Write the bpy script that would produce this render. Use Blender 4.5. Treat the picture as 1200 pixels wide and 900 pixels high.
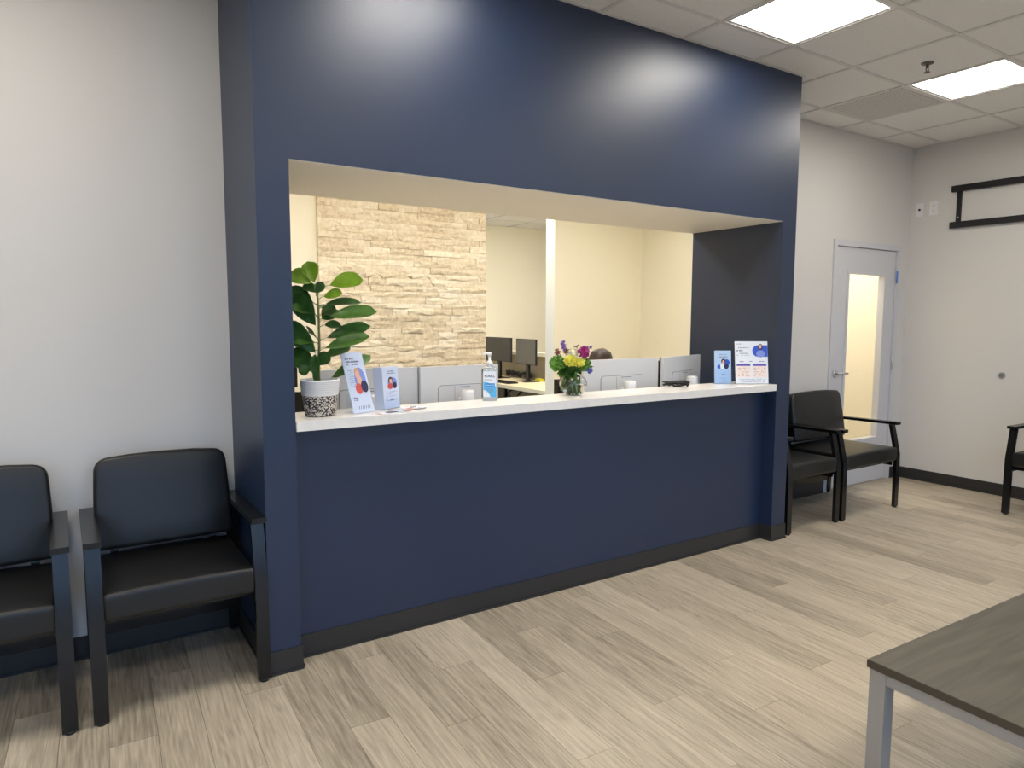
import bpy, bmesh, math, random
from mathutils import Vector, Matrix, noise as mnoise
random.seed(7)
R = math.radians
S = bpy.context.scene
C = S.collection
for o in list(bpy.data.objects): bpy.data.objects.remove(o, do_unlink=True)

# ------------------------------------------------------------------ camera
CAM = Vector((-0.6703, -2.8765, 1.494))
YAW, PITCH, ROLL = 0.5774, -0.0939, 0.0028
F = Vector((math.sin(YAW)*math.cos(PITCH), math.cos(YAW)*math.cos(PITCH), math.sin(PITCH)))
r0 = F.cross(Vector((0, 0, 1))).normalized(); u0 = r0.cross(F)
RT = r0*math.cos(ROLL)+u0*math.sin(ROLL); UP = -r0*math.sin(ROLL)+u0*math.cos(ROLL)
cd = bpy.data.cameras.new('camera'); cam = bpy.data.objects.new('camera', cd); C.objects.link(cam)
cd.sensor_width = 36; cd.lens = 812.0/1200*36; cd.clip_start = 0.05
m = Matrix((RT, UP, -F)).transposed().to_4x4(); m.translation = CAM
cam.matrix_world = m; S.camera = cam

# ------------------------------------------------------------------ world, exposure
SKY_STRENGTH = 3.6
PANEL = 27.0          # waiting room light panels
OFFICE_PANEL = 22.0
S.view_settings.view_transform = 'Standard'; S.view_settings.look = 'None'
S.view_settings.gamma = 1; S.view_settings.use_curve_mapping = False
S.view_settings.exposure = -0.38
w = bpy.data.worlds.new('World'); S.world = w; w.use_nodes = True
bg = w.node_tree.nodes['Background']; bg.inputs[0].default_value = (0.36, 0.60, 1.0, 1); bg.inputs[1].default_value = SKY_STRENGTH

# ------------------------------------------------------------------ materials
MATS = {}
def srgb(c):
    return tuple((x/255/12.92 if x/255 <= .04045 else ((x/255+.055)/1.055)**2.4) for x in c)+(1,)
class NT:
    def __init__(s, name):
        s.m = bpy.data.materials.new(name); s.m.use_nodes = True; s.t = s.m.node_tree; s.b = s.t.nodes['Principled BSDF']
        MATS[name] = s.m
    def n(s, typ, ins=None, **kw):
        nd = s.t.nodes.new(typ)
        for k, v in kw.items(): setattr(nd, k, v)
        for k, v in (ins or {}).items():
            if hasattr(v, 'is_output') or isinstance(v, bpy.types.NodeSocket): s.t.links.new(v, nd.inputs[k])
            else: nd.inputs[k].default_value = v
        return nd
    def l(s, a, k): s.t.links.new(a, s.b.inputs[k])
def mat(name, col, rough=.5, metal=0, bump=0, bscale=200, mott=0, mscale=8, spec=.5, emit=None, estr=0, trans=0, ior=1.45, coat=0):
    q = NT(name); b = q.b
    b.inputs['Base Color'].default_value = srgb(col); b.inputs['Roughness'].default_value = rough
    b.inputs['Metallic'].default_value = metal; b.inputs['Specular IOR Level'].default_value = spec
    b.inputs['Coat Weight'].default_value = coat
    if trans: b.inputs['Transmission Weight'].default_value = trans; b.inputs['IOR'].default_value = ior
    if emit: b.inputs['Emission Color'].default_value = emit; b.inputs['Emission Strength'].default_value = estr
    if bump or mott:
        tc = q.n('ShaderNodeTexCoord')
    if bump:
        nz = q.n('ShaderNodeTexNoise', {'Vector': tc.outputs['Object'], 'Scale': bscale, 'Detail': 3.0})
        bp = q.n('ShaderNodeBump', {'Height': nz.outputs['Fac'], 'Strength': bump, 'Distance': .002}); q.l(bp.outputs[0], 'Normal')
    if mott:
        nz = q.n('ShaderNodeTexNoise', {'Vector': tc.outputs['Object'], 'Scale': mscale, 'Detail': 4.0})
        c2 = tuple(min(1, x*(1+mott)) for x in srgb(col)[:3])+(1,); c1 = tuple(x*(1-mott) for x in srgb(col)[:3])+(1,)
        rp = q.n('ShaderNodeValToRGB', {'Fac': nz.outputs['Fac']})
        rp.color_ramp.elements[0].position = .3; rp.color_ramp.elements[1].position = .7
        rp.color_ramp.elements[0].color = c1; rp.color_ramp.elements[1].color = c2; q.l(rp.outputs[0], 'Base Color')
    return q.m
M_NAVY = mat('navy_paint', (25, 42, 70), .39, bump=.3, bscale=240, spec=.65)
M_WALL = mat('wall_paint', (214, 210, 204), .55, bump=.05, bscale=180)
M_CREAM = mat('cream_paint', (243, 236, 216), .6, bump=.05, bscale=180)
M_SOFFIT = mat('soffit_paint', (240, 235, 226), .6, bump=.04, bscale=180)
M_BASE = mat('rubber_base', (44, 43, 43), .42, bump=.05, bscale=120)
M_TILE = mat('ceiling_tile', (240, 237, 232), .85, bump=.5, bscale=420, mott=.03, mscale=60)
M_GRID = mat('ceiling_grid', (222, 218, 212), .5)
M_DUCT = mat('duct_liner', (40, 39, 38), .9)
M_PLENUM = mat('plenum', (90, 90, 90), .9)
M_QUARTZ = mat('quartz', (236, 232, 226), .25, mott=.03, mscale=40)
M_DOOR = mat('door_paint', (205, 204, 206), .4)
M_STEEL = mat('satin_steel', (205, 205, 206), .38, metal=.85)
M_SPRK = mat('dull_chrome', (110, 106, 100), .35, metal=.7)
M_HINGE = mat('hinge_blue', (96, 140, 205), .35, metal=.3)  # blue-tinted metal, upper hinge only
M_VINYL = mat('black_vinyl', (21, 21, 21), .40, bump=.12, bscale=500)
M_BLACK = mat('black_frame', (15, 15, 16), .26)
M_BLACK_M = mat('black_matte', (20, 20, 20), .6)
M_BRACKET = mat('bracket_black', (14, 14, 15), .45)
M_WHITE = mat('white_plastic', (232, 230, 228), .35)
M_GREYW = mat('pale_grey_shell', (214, 213, 212), .38)
M_SEAM = mat('seam_grey', (120, 120, 122), .5)
M_DARK = mat('dark_screen', (60, 55, 50), .35)
M_DARK2 = mat('taupe_screen', (104, 98, 86), .4)
M_LEGGREY = mat('grey_metal', (160, 158, 155), .32, metal=.35)
M_SUB = mat('subfloor', (92, 84, 72), .8)
M_ASPH = mat('asphalt', (120, 120, 120), .9)
M_DESKC = mat('desk_cream', (232, 216, 180), .45)
M_TAUPE = mat('taupe_laminate', (150, 134, 106), .5)
M_PAPER_B = mat('paper_pale_blue', (205, 216, 238), .45)
M_PAPER_C = mat('paper_sky_blue', (178, 206, 236), .45)
M_PAPER_W = mat('paper_white', (232, 236, 244), .5)
M_INK = mat('ink_navy', (34, 40, 78), .5)
M_INKG = mat('ink_grey', (120, 128, 150), .5)
M_OVAL = mat('ink_periwinkle', (128, 146, 214), .5)
M_ROYAL = mat('ink_royal', (44, 84, 200), .5)
M_VIOLET = mat('ink_violet', (104, 84, 176), .5)
M_RED = mat('ink_red', (208, 84, 74), .5)
M_SKINP = mat('ink_skin', (226, 176, 150), .5)
M_HAIRP = mat('ink_hair', (48, 36, 36), .5)
M_BLOND = mat('ink_blond', (206, 160, 120), .5)
M_CYAN = mat('ink_cyan', (84, 178, 232), .45)
M_CYAN2 = mat('ink_deep_cyan', (24, 136, 208), .45)
M_TAN = mat('ink_tan', (176, 130, 100), .5)
M_PEACH = mat('ink_peach', (246, 226, 214), .5)
M_YEL = mat('yellow_note', (236, 226, 60), .5)
M_SKIN = mat('skin', (214, 168, 142), .5)
M_SHIRT = mat('shirt', (56, 64, 84), .8)
M_TROUS = mat('trousers', (40, 40, 46), .8)
M_HAIR = mat('brown_hair', (54, 38, 30), .45, bump=.6, bscale=90, mott=.4, mscale=60)
M_TRUNK = mat('trunk', (118, 116, 74), .7, bump=.3, bscale=150)
M_SOIL = mat('soil', (60, 48, 38), .9)
M_LEAF_D = mat('leaf_dark', (80, 122, 62), .30, mott=.25, mscale=30)
M_LEAF_M = mat('leaf_mid', (96, 138, 62), .35, mott=.2, mscale=30)
M_LEAF_L = mat('leaf_new', (134, 172, 40), .38, mott=.15, mscale=30)
M_STEMG = mat('stem_green', (92, 144, 62), .5)
M_PY = mat('petal_yellow', (238, 232, 104), .55)
M_PW = mat('petal_cream', (238, 234, 206), .55)
M_PM = mat('petal_magenta', (176, 48, 130), .5)
M_PP = mat('petal_purple', (126, 96, 178), .5)
M_PB = mat('petal_blue', (90, 100, 180), .5)
M_PG = mat('petal_green', (104, 152, 56), .55)
M_BUD = mat('bud_red', (130, 70, 66), .6)
M_GLASSV = mat('clear_glass', (250, 252, 252), .0, trans=1, ior=1.45)
M_GEL = mat('clear_gel', (236, 244, 250), .02, trans=1, ior=1.33)
M_WATER = mat('water', (244, 250, 250), .0, trans=1, ior=1.33)
M_LIGHT = mat('light_diffuser', (250, 250, 250), .5, emit=(1, .943, .856, 1), estr=PANEL)
M_LIGHTO = mat('office_light_diffuser', (250, 250, 250), .5, emit=(1, .95, .86, 1), estr=OFFICE_PANEL)

def mk_glass(name, tint=(1, 1, 1, 1)):
    q = NT(name); t = q.t; t.nodes.remove(q.b)
    fr = q.n('ShaderNodeFresnel', {'IOR': 1.45}); tr = q.n('ShaderNodeBsdfTransparent', {'Color': tint}); gl = q.n('ShaderNodeBsdfGlossy', {'Roughness': .02})
    ge = q.n('ShaderNodeNewGeometry'); fb = q.n('ShaderNodeMath', {0: 1.0, 1: ge.outputs['Backfacing']}, operation='SUBTRACT'); fm = q.n('ShaderNodeMath', {0: fr.outputs[0], 1: fb.outputs[0]}, operation='MULTIPLY')
    mx = q.n('ShaderNodeMixShader', {0: fm.outputs[0], 1: tr.outputs[0], 2: gl.outputs[0]})
    t.links.new(mx.outputs[0], t.nodes['Material Output'].inputs[0]); return q.m
M_PANE = mk_glass('window_glass'); M_ACRYL = mk_glass('acrylic', (.95, .97, 1, 1))

def mk_plank():
    q = NT('floor_plank')
    oi = q.n('ShaderNodeObjectInfo'); ge = q.n('ShaderNodeNewGeometry'); tc = q.n('ShaderNodeTexCoord')
    rnd = q.n('ShaderNodeMath', {0: oi.outputs['Random'], 1: ge.outputs['Random Per Island']}, operation='ADD')
    rnd = q.n('ShaderNodeMath', {0: rnd.outputs[0]}, operation='FRACT')
    off = q.n('ShaderNodeCombineXYZ', {0: q.n('ShaderNodeMath', {0: rnd.outputs[0], 1: 37.0}, operation='MULTIPLY').outputs[0], 1: q.n('ShaderNodeMath', {0: rnd.outputs[0], 1: 91.0}, operation='MULTIPLY').outputs[0], 2: rnd.outputs[0]})
    v = q.n('ShaderNodeVectorMath', {0: tc.outputs['Object'], 1: off.outputs[0]}, operation='ADD')
    # long fine streaks
    s1 = q.n('ShaderNodeVectorMath', {0: v.outputs[0], 1: (1.0, .045, 1.0)}, operation='MULTIPLY')
    n1 = q.n('ShaderNodeTexNoise', {'Vector': s1.outputs[0], 'Scale': 95.0, 'Detail': 6.0, 'Roughness': .65})
    # cathedral figure
    s2 = q.n('ShaderNodeVectorMath', {0: v.outputs[0], 1: (1.0, .075, 1.0)}, operation='MULTIPLY')
    n2 = q.n('ShaderNodeTexNoise', {'Vector': s2.outputs[0], 'Scale': 9.0, 'Detail': 2.0, 'Distortion': .4})
    w2 = q.n('ShaderNodeMath', {0: n2.outputs['Fac'], 1: 95.0}, operation='MULTIPLY')
    w2 = q.n('ShaderNodeMath', {0: w2.outputs[0]}, operation='SINE')
    n3 = q.n('ShaderNodeTexNoise', {'Vector': s2.outputs[0], 'Scale': 5.0, 'Detail': 3.0})
    a = q.n('ShaderNodeMath', {0: w2.outputs[0], 1: .06}, operation='MULTIPLY')
    b = q.n('ShaderNodeMath', {0: n1.outputs['Fac'], 1: a.outputs[0]}, operation='ADD')
    c = q.n('ShaderNodeMath', {0: n3.outputs['Fac'], 1: .55, 2: b.outputs[0]}, operation='MULTIPLY_ADD')
    rr = q.n('ShaderNodeMath', {0: rnd.outputs[0], 1: 7.31}, operation='MULTIPLY'); rr = q.n('ShaderNodeMath', {0: rr.outputs[0]}, operation='FRACT')
    d = q.n('ShaderNodeMath', {0: rr.outputs[0], 1: .24, 2: c.outputs[0]}, operation='MULTIPLY_ADD')
    rp = q.n('ShaderNodeValToRGB', {'Fac': d.outputs[0]}); e = rp.color_ramp.elements
    e[0].position = .55; e[0].color = srgb((142, 129, 108)); e[1].position = 1.25; e[1].color = srgb((206, 190, 164))
    m1 = rp.color_ramp.elements.new(.85); m1.color = srgb((182, 167, 141))
    d2 = q.n('ShaderNodeMath', {0: d.outputs[0], 1: .80}, operation='MULTIPLY'); q.t.links.new(d2.outputs[0], rp.inputs['Fac'])
    e = rp.color_ramp.elements
    for el, p, cc in zip(e, (.46, .70, .96), ((134, 123, 106), (174, 162, 142), (202, 190, 169))): el.position = p; el.color = srgb(cc)
    q.l(rp.outputs[0], 'Base Color'); q.b.inputs['Roughness'].default_value = .46; q.b.inputs['Specular IOR Level'].default_value = .4
    bp = q.n('ShaderNodeBump', {'Height': b.outputs[0], 'Strength': .12, 'Distance': .001}); q.l(bp.outputs[0], 'Normal')
    return q.m
M_PLANK = mk_plank()

def mk_wood():
    q = NT('table_laminate'); tc = q.n('ShaderNodeTexCoord')
    s = q.n('ShaderNodeVectorMath', {0: tc.outputs['Object'], 1: (.09, 1.0, 1.0)}, operation='MULTIPLY')
    n = q.n('ShaderNodeTexNoise', {'Vector': s.outputs[0], 'Scale': 34.0, 'Detail': 6.0, 'Distortion': .6})
    rp = q.n('ShaderNodeValToRGB', {'Fac': n.outputs['Fac']}); e = rp.color_ramp.elements
    e[0].position = .3; e[0].color = srgb((68, 63, 52)); e[1].position = .75; e[1].color = srgb((94, 87, 73))
    q.l(rp.outputs[0], 'Base Color'); q.b.inputs['Roughness'].default_value = .45; return q.m
M_WOOD = mk_wood(); M_WOODE = mat('table_edge', (70, 62, 50), .45)

def mk_stone():
    q = NT('split_travertine'); tc = q.n('ShaderNodeTexCoord'); oi = q.n('ShaderNodeObjectInfo'); ge = q.n('ShaderNodeNewGeometry')
    rnd = q.n('ShaderNodeMath', {0: oi.outputs['Random'], 1: ge.outputs['Random Per Island']}, operation='ADD')
    rnd = q.n('ShaderNodeMath', {0: rnd.outputs[0]}, operation='FRACT')
    n = q.n('ShaderNodeTexNoise', {'Vector': ge.outputs['Position'], 'Scale': 34.0, 'Detail': 7.0, 'Roughness': .7})
    f = q.n('ShaderNodeMath', {0: rnd.outputs[0], 1: .3, 2: n.outputs['Fac']}, operation='MULTIPLY_ADD')
    rp = q.n('ShaderNodeValToRGB', {'Fac': f.outputs[0]}); e = rp.color_ramp.elements
    e[0].position = .36; e[0].color = srgb((196, 178, 150)); e[1].position = .86; e[1].color = srgb((246, 236, 216))
    k = e.new(.6); k.color = srgb((228, 213, 186))
    q.l(rp.outputs[0], 'Base Color'); q.b.inputs['Roughness'].default_value = .8
    n2 = q.n('ShaderNodeTexNoise', {'Vector': ge.outputs['Position'], 'Scale': 90.0, 'Detail': 5.0})
    bp = q.n('ShaderNodeBump', {'Height': n2.outputs['Fac'], 'Strength': .4, 'Distance': .004}); q.l(bp.outputs[0], 'Normal')
    return q.m
M_STONE = mk_stone()

def mk_basket():
    q = NT('woven_speckle'); tc = q.n('ShaderNodeTexCoord')
    v = q.n('ShaderNodeTexVoronoi', {'Vector': tc.outputs['Object'], 'Scale': 210.0})
    rp = q.n('ShaderNodeValToRGB', {'Fac': v.outputs['Color']}); rp.color_ramp.interpolation = 'CONSTANT'; e = rp.color_ramp.elements
    e[0].color = srgb((52, 46, 46)); e[1].position = .5; e[1].color = srgb((205, 196, 184))
    q.l(rp.outputs[0], 'Base Color'); q.b.inputs['Roughness'].default_value = .8; return q.m
M_WEAVE = mk_basket(); M_ROPE = mat('white_rope', (242, 240, 237), .8, bump=.3, bscale=160)

# ------------------------------------------------------------------ mesh helpers
def NB(): return bmesh.new()
def box(bm, x0, x1, y0, y1, z0, z1, mi=0, rot=None, loc=None):
    vs = [bm.verts.new((x, y, z)) for x in (x0, x1) for y in (y0, y1) for z in (z0, z1)]
    for f in ((0, 1, 3, 2), (4, 6, 7, 5), (0, 4, 5, 1), (2, 3, 7, 6), (0, 2, 6, 4), (1, 5, 7, 3)):
        fc = bm.faces.new([vs[i] for i in f]); fc.material_index = mi
    if rot is not None or loc is not None:
        T = (Matrix.Translation(loc) if loc is not None else Matrix()) @ (rot.to_4x4() if rot is not None else Matrix())
        bmesh.ops.transform(bm, matrix=T, verts=vs)
    return vs
def bevel(bm, w, seg=3, angle=R(30)):
    es = [e for e in bm.edges if len(e.link_faces) == 2 and e.calc_face_angle(0) > angle]
    bmesh.ops.bevel(bm, geom=es, offset=w, segments=seg, affect='EDGES', profile=.5, clamp_overlap=True)
def lathe(bm, prof, seg=32, mi=0, cx=0, cy=0, mats=None):
    rings = []
    for (r, z) in prof:
        if r < 1e-6: rings.append([bm.verts.new((cx, cy, z))])
        else: rings.append([bm.verts.new((cx+r*math.cos(2*math.pi*i/seg), cy+r*math.sin(2*math.pi*i/seg), z)) for i in range(seg)])
    for k in range(len(rings)-1):
        a, b = rings[k], rings[k+1]; q = mats[k] if mats else mi
        for i in range(seg):
            j = (i+1) % seg
            if len(a) == 1 and len(b) == 1: continue
            if len(a) == 1: f = bm.faces.new((a[0], b[j], b[i]))
            elif len(b) == 1: f = bm.faces.new((a[i], a[j], b[0]))
            else: f = bm.faces.new((a[i], a[j], b[j], b[i]))
            f.material_index = q; f.smooth = True
    return rings
def tube(bm, pts, rad, seg=8, mi=0, caps=True):
    pts = [Vector(p) for p in pts]; rings = []
    prev = None
    for i, p in enumerate(pts):
        t = (pts[min(i+1, len(pts)-1)]-pts[max(i-1, 0)]).normalized()
        if prev is None:
            a = Vector((0, 0, 1)) if abs(t.z) < .9 else Vector((1, 0, 0)); n = t.cross(a).normalized()
        else: n = (prev-t*prev.dot(t)).normalized()
        prev = n; b = t.cross(n); rr = rad[i] if isinstance(rad, (list, tuple)) else rad
        rings.append([bm.verts.new(p+(n*math.cos(2*math.pi*k/seg)+b*math.sin(2*math.pi*k/seg))*rr) for k in range(seg)])
    for a, b in zip(rings, rings[1:]):
        for k in range(seg):
            f = bm.faces.new((a[k], a[(k+1) % seg], b[(k+1) % seg], b[k])); f.smooth = True; f.material_index = mi
    if caps:
        for rg in (rings[0][::-1], rings[-1]):
            f = bm.faces.new(rg); f.material_index = mi
def bar(bm, p0, p1, wx, wd, mi=0, up=(1, 0, 0)):
    # rectangular bar between two points; wx = size along 'up' axis
    p0, p1 = Vector(p0), Vector(p1); t = (p1-p0).normalized(); a = Vector(up); a = (a-t*a.dot(t)).normalized(); b = t.cross(a)
    v = []
    for p in (p0, p1):
        for s, q in ((-1, -1), (1, -1), (1, 1), (-1, 1)): v.append(bm.verts.new(p+a*s*wx/2+b*q*wd/2))
    for f in ((3, 2, 1, 0), (4, 5, 6, 7), (0, 1, 5, 4), (1, 2, 6, 5), (2, 3, 7, 6), (3, 0, 4, 7)): bm.faces.new([v[i] for i in f]).material_index = mi
def sphere(bm, c, rx, ry=None, rz=None, u=12, v=8, mi=0):
    ry = ry or rx; rz = rz or rx
    ret = bmesh.ops.create_uvsphere(bm, u_segments=u, v_segments=v, radius=1)
    bmesh.ops.transform(bm, matrix=Matrix.Translation(c) @ Matrix.Diagonal((rx, ry, rz, 1)), verts=ret['verts'])
    fs = set(f for vv in ret['verts'] for f in vv.link_faces)
    for f in fs: f.smooth = True; f.material_index = mi
def cyl(bm, p0, p1, r, seg=16, mi=0): tube(bm, [p0, p1], r, seg, mi)
def poly(bm, pts, y, mi=0):
    f = bm.faces.new([bm.verts.new((x, y, z)) for x, z in pts]); f.material_index = mi
    f.normal_update()
    if f.normal.y > 0: f.normal_flip()
def ell(cx, cz, rx, rz, n=20, rot=0): return [(cx+rx*math.cos(a)*math.cos(rot)-rz*math.sin(a)*math.sin(rot), cz+rx*math.cos(a)*math.sin(rot)+rz*math.sin(a)*math.cos(rot)) for a in [2*math.pi*i/n for i in range(n)]]
def mesh_from(bm, name, mats, smooth=False):
    bm.faces.ensure_lookup_table()
    if len(bm.faces) and not bm.faces[0].tag: bmesh.ops.recalc_face_normals(bm, faces=bm.faces[:])
    me = bpy.data.meshes.new(name); bm.to_mesh(me); bm.free()
    for mm in (mats if isinstance(mats, (list, tuple)) else [mats]): me.materials.append(mm)
    if smooth:
        for p in me.polygons: p.use_smooth = True
        try: me.set_sharp_from_angle(angle=R(40))
        except Exception: pass
    return me
def link(name, me, parent=None, loc=None, rot=None):
    o = bpy.data.objects.new(name, me); C.objects.link(o)
    if parent: o.parent = parent
    if loc is not None: o.location = loc
    if rot is not None: o.rotation_euler = rot
    return o
def obj(name, bm, mats, parent=None, loc=None, rot=None, smooth=False, bev=0, seg=2):
    if bev: bevel(bm, bev, seg)
    return link(name, mesh_from(bm, name, mats, smooth or bool(bev)), parent, loc, rot)
def tag(o, label, cat, group=None):
    o['label'] = label; o['category'] = cat
    if group: o['group'] = group
    return o
def thing(name, label, cat, loc=(0, 0, 0), rz=0, group=None):
    o = bpy.data.objects.new(name, None); C.objects.link(o); o.empty_display_size = .1
    o.location = loc; o.rotation_euler = (0, 0, rz); return tag(o, label, cat, group)
def struct(name, bm, mats, parent=None, label=None):
    o = obj(name, bm, mats, parent)
    if parent is None: o['kind'] = 'structure'
    if label: o['label'] = label
    return o
def sbox(name, x0, x1, y0, y1, z0, z1, m, label=None, parent=None):
    b = NB(); box(b, x0, x1, y0, y1, z0, z1); return struct(name, b, m, parent, label)
def copy_tree(o, parent=None):
    c = o.copy(); C.objects.link(c); c.parent = parent
    for ch in list(o.children): copy_tree(ch, c)
    return c

# ------------------------------------------------------------------ dimensions
H = 3.06; XR = 3.44; OL = .132; OR = 3.30; ZT = 2.127; YB = .764; YW = .60; XW = 6.0; REC = .09
XL = -4.2; YF = -4.4
ZC = 1.067            # counter top
OH = 2.75             # office ceiling
YS = 2.60; SX0, SX1 = 1.07, 2.607      # stone face
YP = 2.80; PX0 = 3.535; PXR = 4.72     # partition
YK = 5.30                              # far office wall

# ------------------------------------------------------------------ room shell
fl = sbox('floor', XL-.1, 6.8, YF-.1, YK+.1, -.12, -.006, M_SUB)
# planks (6 x 48 inch), laid a touch off square to the desk
PA = R(-2.6); PW, PL = .1524, 1.22
def plank_mesh(L):
    b = NB(); g = .0007
    box(b, -PW/2+g, PW/2-g, -L/2+g, L/2-g, -.0055, 0); bevel(b, .0006, 1)
    return mesh_from(b, 'plank', M_PLANK)
PM = plank_mesh(PL)
stuffb = NB(); Rm = Matrix.Rotation(PA, 4, 'Z'); npl = 0
ox, oy = .474, -.155
def in_near(x, y): return -1.9 < x < 6.1 and -2.75 < y < .75 and not (y < -1.9-(x-1.0)*.0 and x > 2.9)
for i in range(-36, 48):
    sh = ((i*0.37) % 1.0)*PL+random.uniform(-.12, .12)
    for j in range(-7, 7):
        c = Rm @ Vector(((i+.5)*PW, j*PL+sh, 0)); x, y = c.x+ox, c.y+oy
        if not (XL-.05 < x < 6.75 and YF+.5 < y < YK-.5): continue
        if in_near(x, y) and npl < 300:
            o = link('plank', PM, fl, (x, y, 0), (0, 0, PA)); npl += 1
        else:
            box(stuffb, -PW/2+.0007, PW/2-.0007, -PL/2+.0007, PL/2-.0007, -.0055, 0, rot=Matrix.Rotation(PA, 3, 'Z'), loc=(x, y, 0))
so = obj('plank_field', stuffb, M_PLANK, fl); so['kind'] = 'stuff'

# navy reception wall box
b = NB()
box(b, 0, OL, 0, YB, 0, H+.12); box(b, OR, XR, 0, YB, 0, H+.12); box(b, OL, OR, 0, YB, ZT+.003, H+.12); box(b, OL, OR, REC, .15, 0, 1.024)
struct('wall_reception', b, M_NAVY)
sbox('trim_1', OL, OR, .002, YB, ZT, ZT+.003, M_SOFFIT)
# other walls
sbox('wall_back_left', XL, 0, YW, YB, 0, H+.12, M_WALL)
DX0, DX1, DZ = 4.865, 5.807, 2.12; FX0, FX1, FZ = DX0-.05, DX1+.05, DZ+.05
b = NB(); YD = YW+.075; box(b, XR, FX0, YW, YD, 0, H+.12); box(b, XR, PXR+.09, YD, YB, 0, H+.12); box(b, FX1, XW, YW, YD, 0, H+.12); box(b, FX0, FX1, YW, YD, FZ, H+.12); struct('wall_back_right', b, M_WALL)
sbox('wall_right', XW, XW+.12, YF, YB, 0, H+.12, M_WALL)
sbox('wall_left', XL-.12, XL, YF, YB, 0, H+.12, M_WALL)
# street side wall with storefront windows (behind the camera)
WX = [(-3.9, -2.3), (-2.1, -.5), (-.3, 1.3), (3.2, 5.2)]; WZ0, WZ1 = .08, 2.65
b = NB(); xs = [XL]+[v for p in WX for v in p]+[XW]
for k in range(0, len(xs), 2): box(b, xs[k], xs[k+1], YF-.15, YF, 0, H+.12)
for a, c in WX: box(b, a, c, YF-.15, YF, 0, WZ0); box(b, a, c, YF-.15, YF, WZ1, H+.12)
struct('wall_front', b, M_WALL)
for n, (a, c) in enumerate(WX):
    b = NB(); t = .05
    box(b, a, a+t, YF-.11, YF-.04, WZ0, WZ1); box(b, c-t, c, YF-.11, YF-.04, WZ0, WZ1); box(b, a+t, c-t, YF-.11, YF-.04, WZ0, WZ0+t); box(b, a+t, c-t, YF-.11, YF-.04, WZ1-t, WZ1)
    wo = struct('window_%d' % (n+1), b, M_BLACK)
    b = NB(); box(b, a+t, c-t, YF-.08, YF-.074, WZ0+t, WZ1-t); obj('pane', b, M_PANE, wo)
sbox('ground', -30, 30, -40, YF-.16, -.3, -.15, M_ASPH)

# rubber cove baseboards
def base(name, segs):
    b = NB()
    for (x0, y0, x1, y1, nx, ny) in segs:     # wall line, normal pointing into the room
        t, k = .006, .014
        def strip(z0, z1, d):
            xa, xb = sorted((x0, x1)); ya, yb = sorted((y0, y1))
            if nx: box(b, min(x0, x0+nx*d), max(x0, x0+nx*d), ya, yb, z0, z1)
            else: box(b, xa, xb, min(y0, y0+ny*d), max(y0, y0+ny*d), z0, z1)
        strip(.010, .102, t); strip(0, .010, k)
    return struct(name, b, M_BASE)
base('baseboard_reception', [(OL, REC, OR, REC, 0, -1), (-.006, 0, OL+.006, 0, 0, -1), (OL, 0, OL, REC, 1, 0), (OR-.006, 0, XR+.006, 0, 0, -1), (OR, 0, OR, REC, -1, 0), (0, 0, 0, YW, -1, 0), (XR, 0, XR, YW, 1, 0)])
base('baseboard_back', [(XL, YW, 0, YW, 0, -1), (XR, YW, FX0, YW, 0, -1), (FX1, YW, XW, YW, 0, -1)])
base('baseboard_right', [(XW, YF, XW, YW, -1, 0)])
base('baseboard_left', [(XL, YF, XL, YW, 1, 0)])

# ceiling: tiles in a 2 x 2 ft grid
G = .6095; GX, GY = 3.5665, -.2688
ce = sbox('ceiling', XL-.12, XW+.12, YF-.1, YB, H+.12, H+.2, M_PLENUM)
def tile_mesh(g, name):
    b = NB(); box(b, -g/2+.004, g/2-.004, -g/2+.004, g/2-.004, 0, .015); return mesh_from(b, name, M_TILE)
TM = tile_mesh(G, 'tile')
LIGHTS = []
lx = [GX-1.5*G+3*G*k for k in (-3, -2, -1, 0, 1)]; ly = [GY-.5*G-4*G*k for k in (0, 1)]
LIGHTS = [(x, y) for y in ly for x in lx]
VENT = (GX+1.5*G, GY+.5*G)
def near(p, q): return abs(p[0]-q[0]) < .05 and abs(p[1]-q[1]) < .05
def ceil_tiles(parent, x0, x1, y0, y1, gx, gy, h, skip):
    i0, i1 = math.floor((x0-gx)/G), math.ceil((x1-gx)/G); j0, j1 = math.floor((y0-gy)/G), math.ceil((y1-gy)/G)
    for i in range(i0, i1):
        for j in range(j0, j1):
            c = (gx+(i+.5)*G, gy+(j+.5)*G)
            if any(near(c, s) for s in skip): continue
            a0, a1 = max(x0, c[0]-G/2), min(x1, c[0]+G/2); b0, b1 = max(y0, c[1]-G/2), min(y1, c[1]+G/2)
            if a1-a0 < .03 or b1-b0 < .03: continue
            if a1-a0 > G-.01 and b1-b0 > G-.01: link('ceiling_tile', TM, parent, (c[0], c[1], h+.006))
            else:
                b = NB(); box(b, a0+.002, a1-.002, b0+.002, b1-.002, h+.006, h+.021); obj('ceiling_tile', b, M_TILE, parent)
    w = .012
    for i in range(i0, i1+1):
        x = gx+i*G
        if x0+.02 < x < x1-.02: b = NB(); box(b, x-w, x+w, y0, y1, h, h+.0055); obj('grid_runner', b, M_GRID, parent)
    for j in range(j0, j1+1):
        y = gy+j*G
        if y0+.02 < y < y1-.02: b = NB(); box(b, x0, x1, y-w, y+w, h+.0003, h+.0055); obj('grid_runner', b, M_GRID, parent)
ceil_tiles(ce, XL, XW, YF, YW, GX, GY, H, LIGHTS+[VENT])
b = NB(); t = .018
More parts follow.
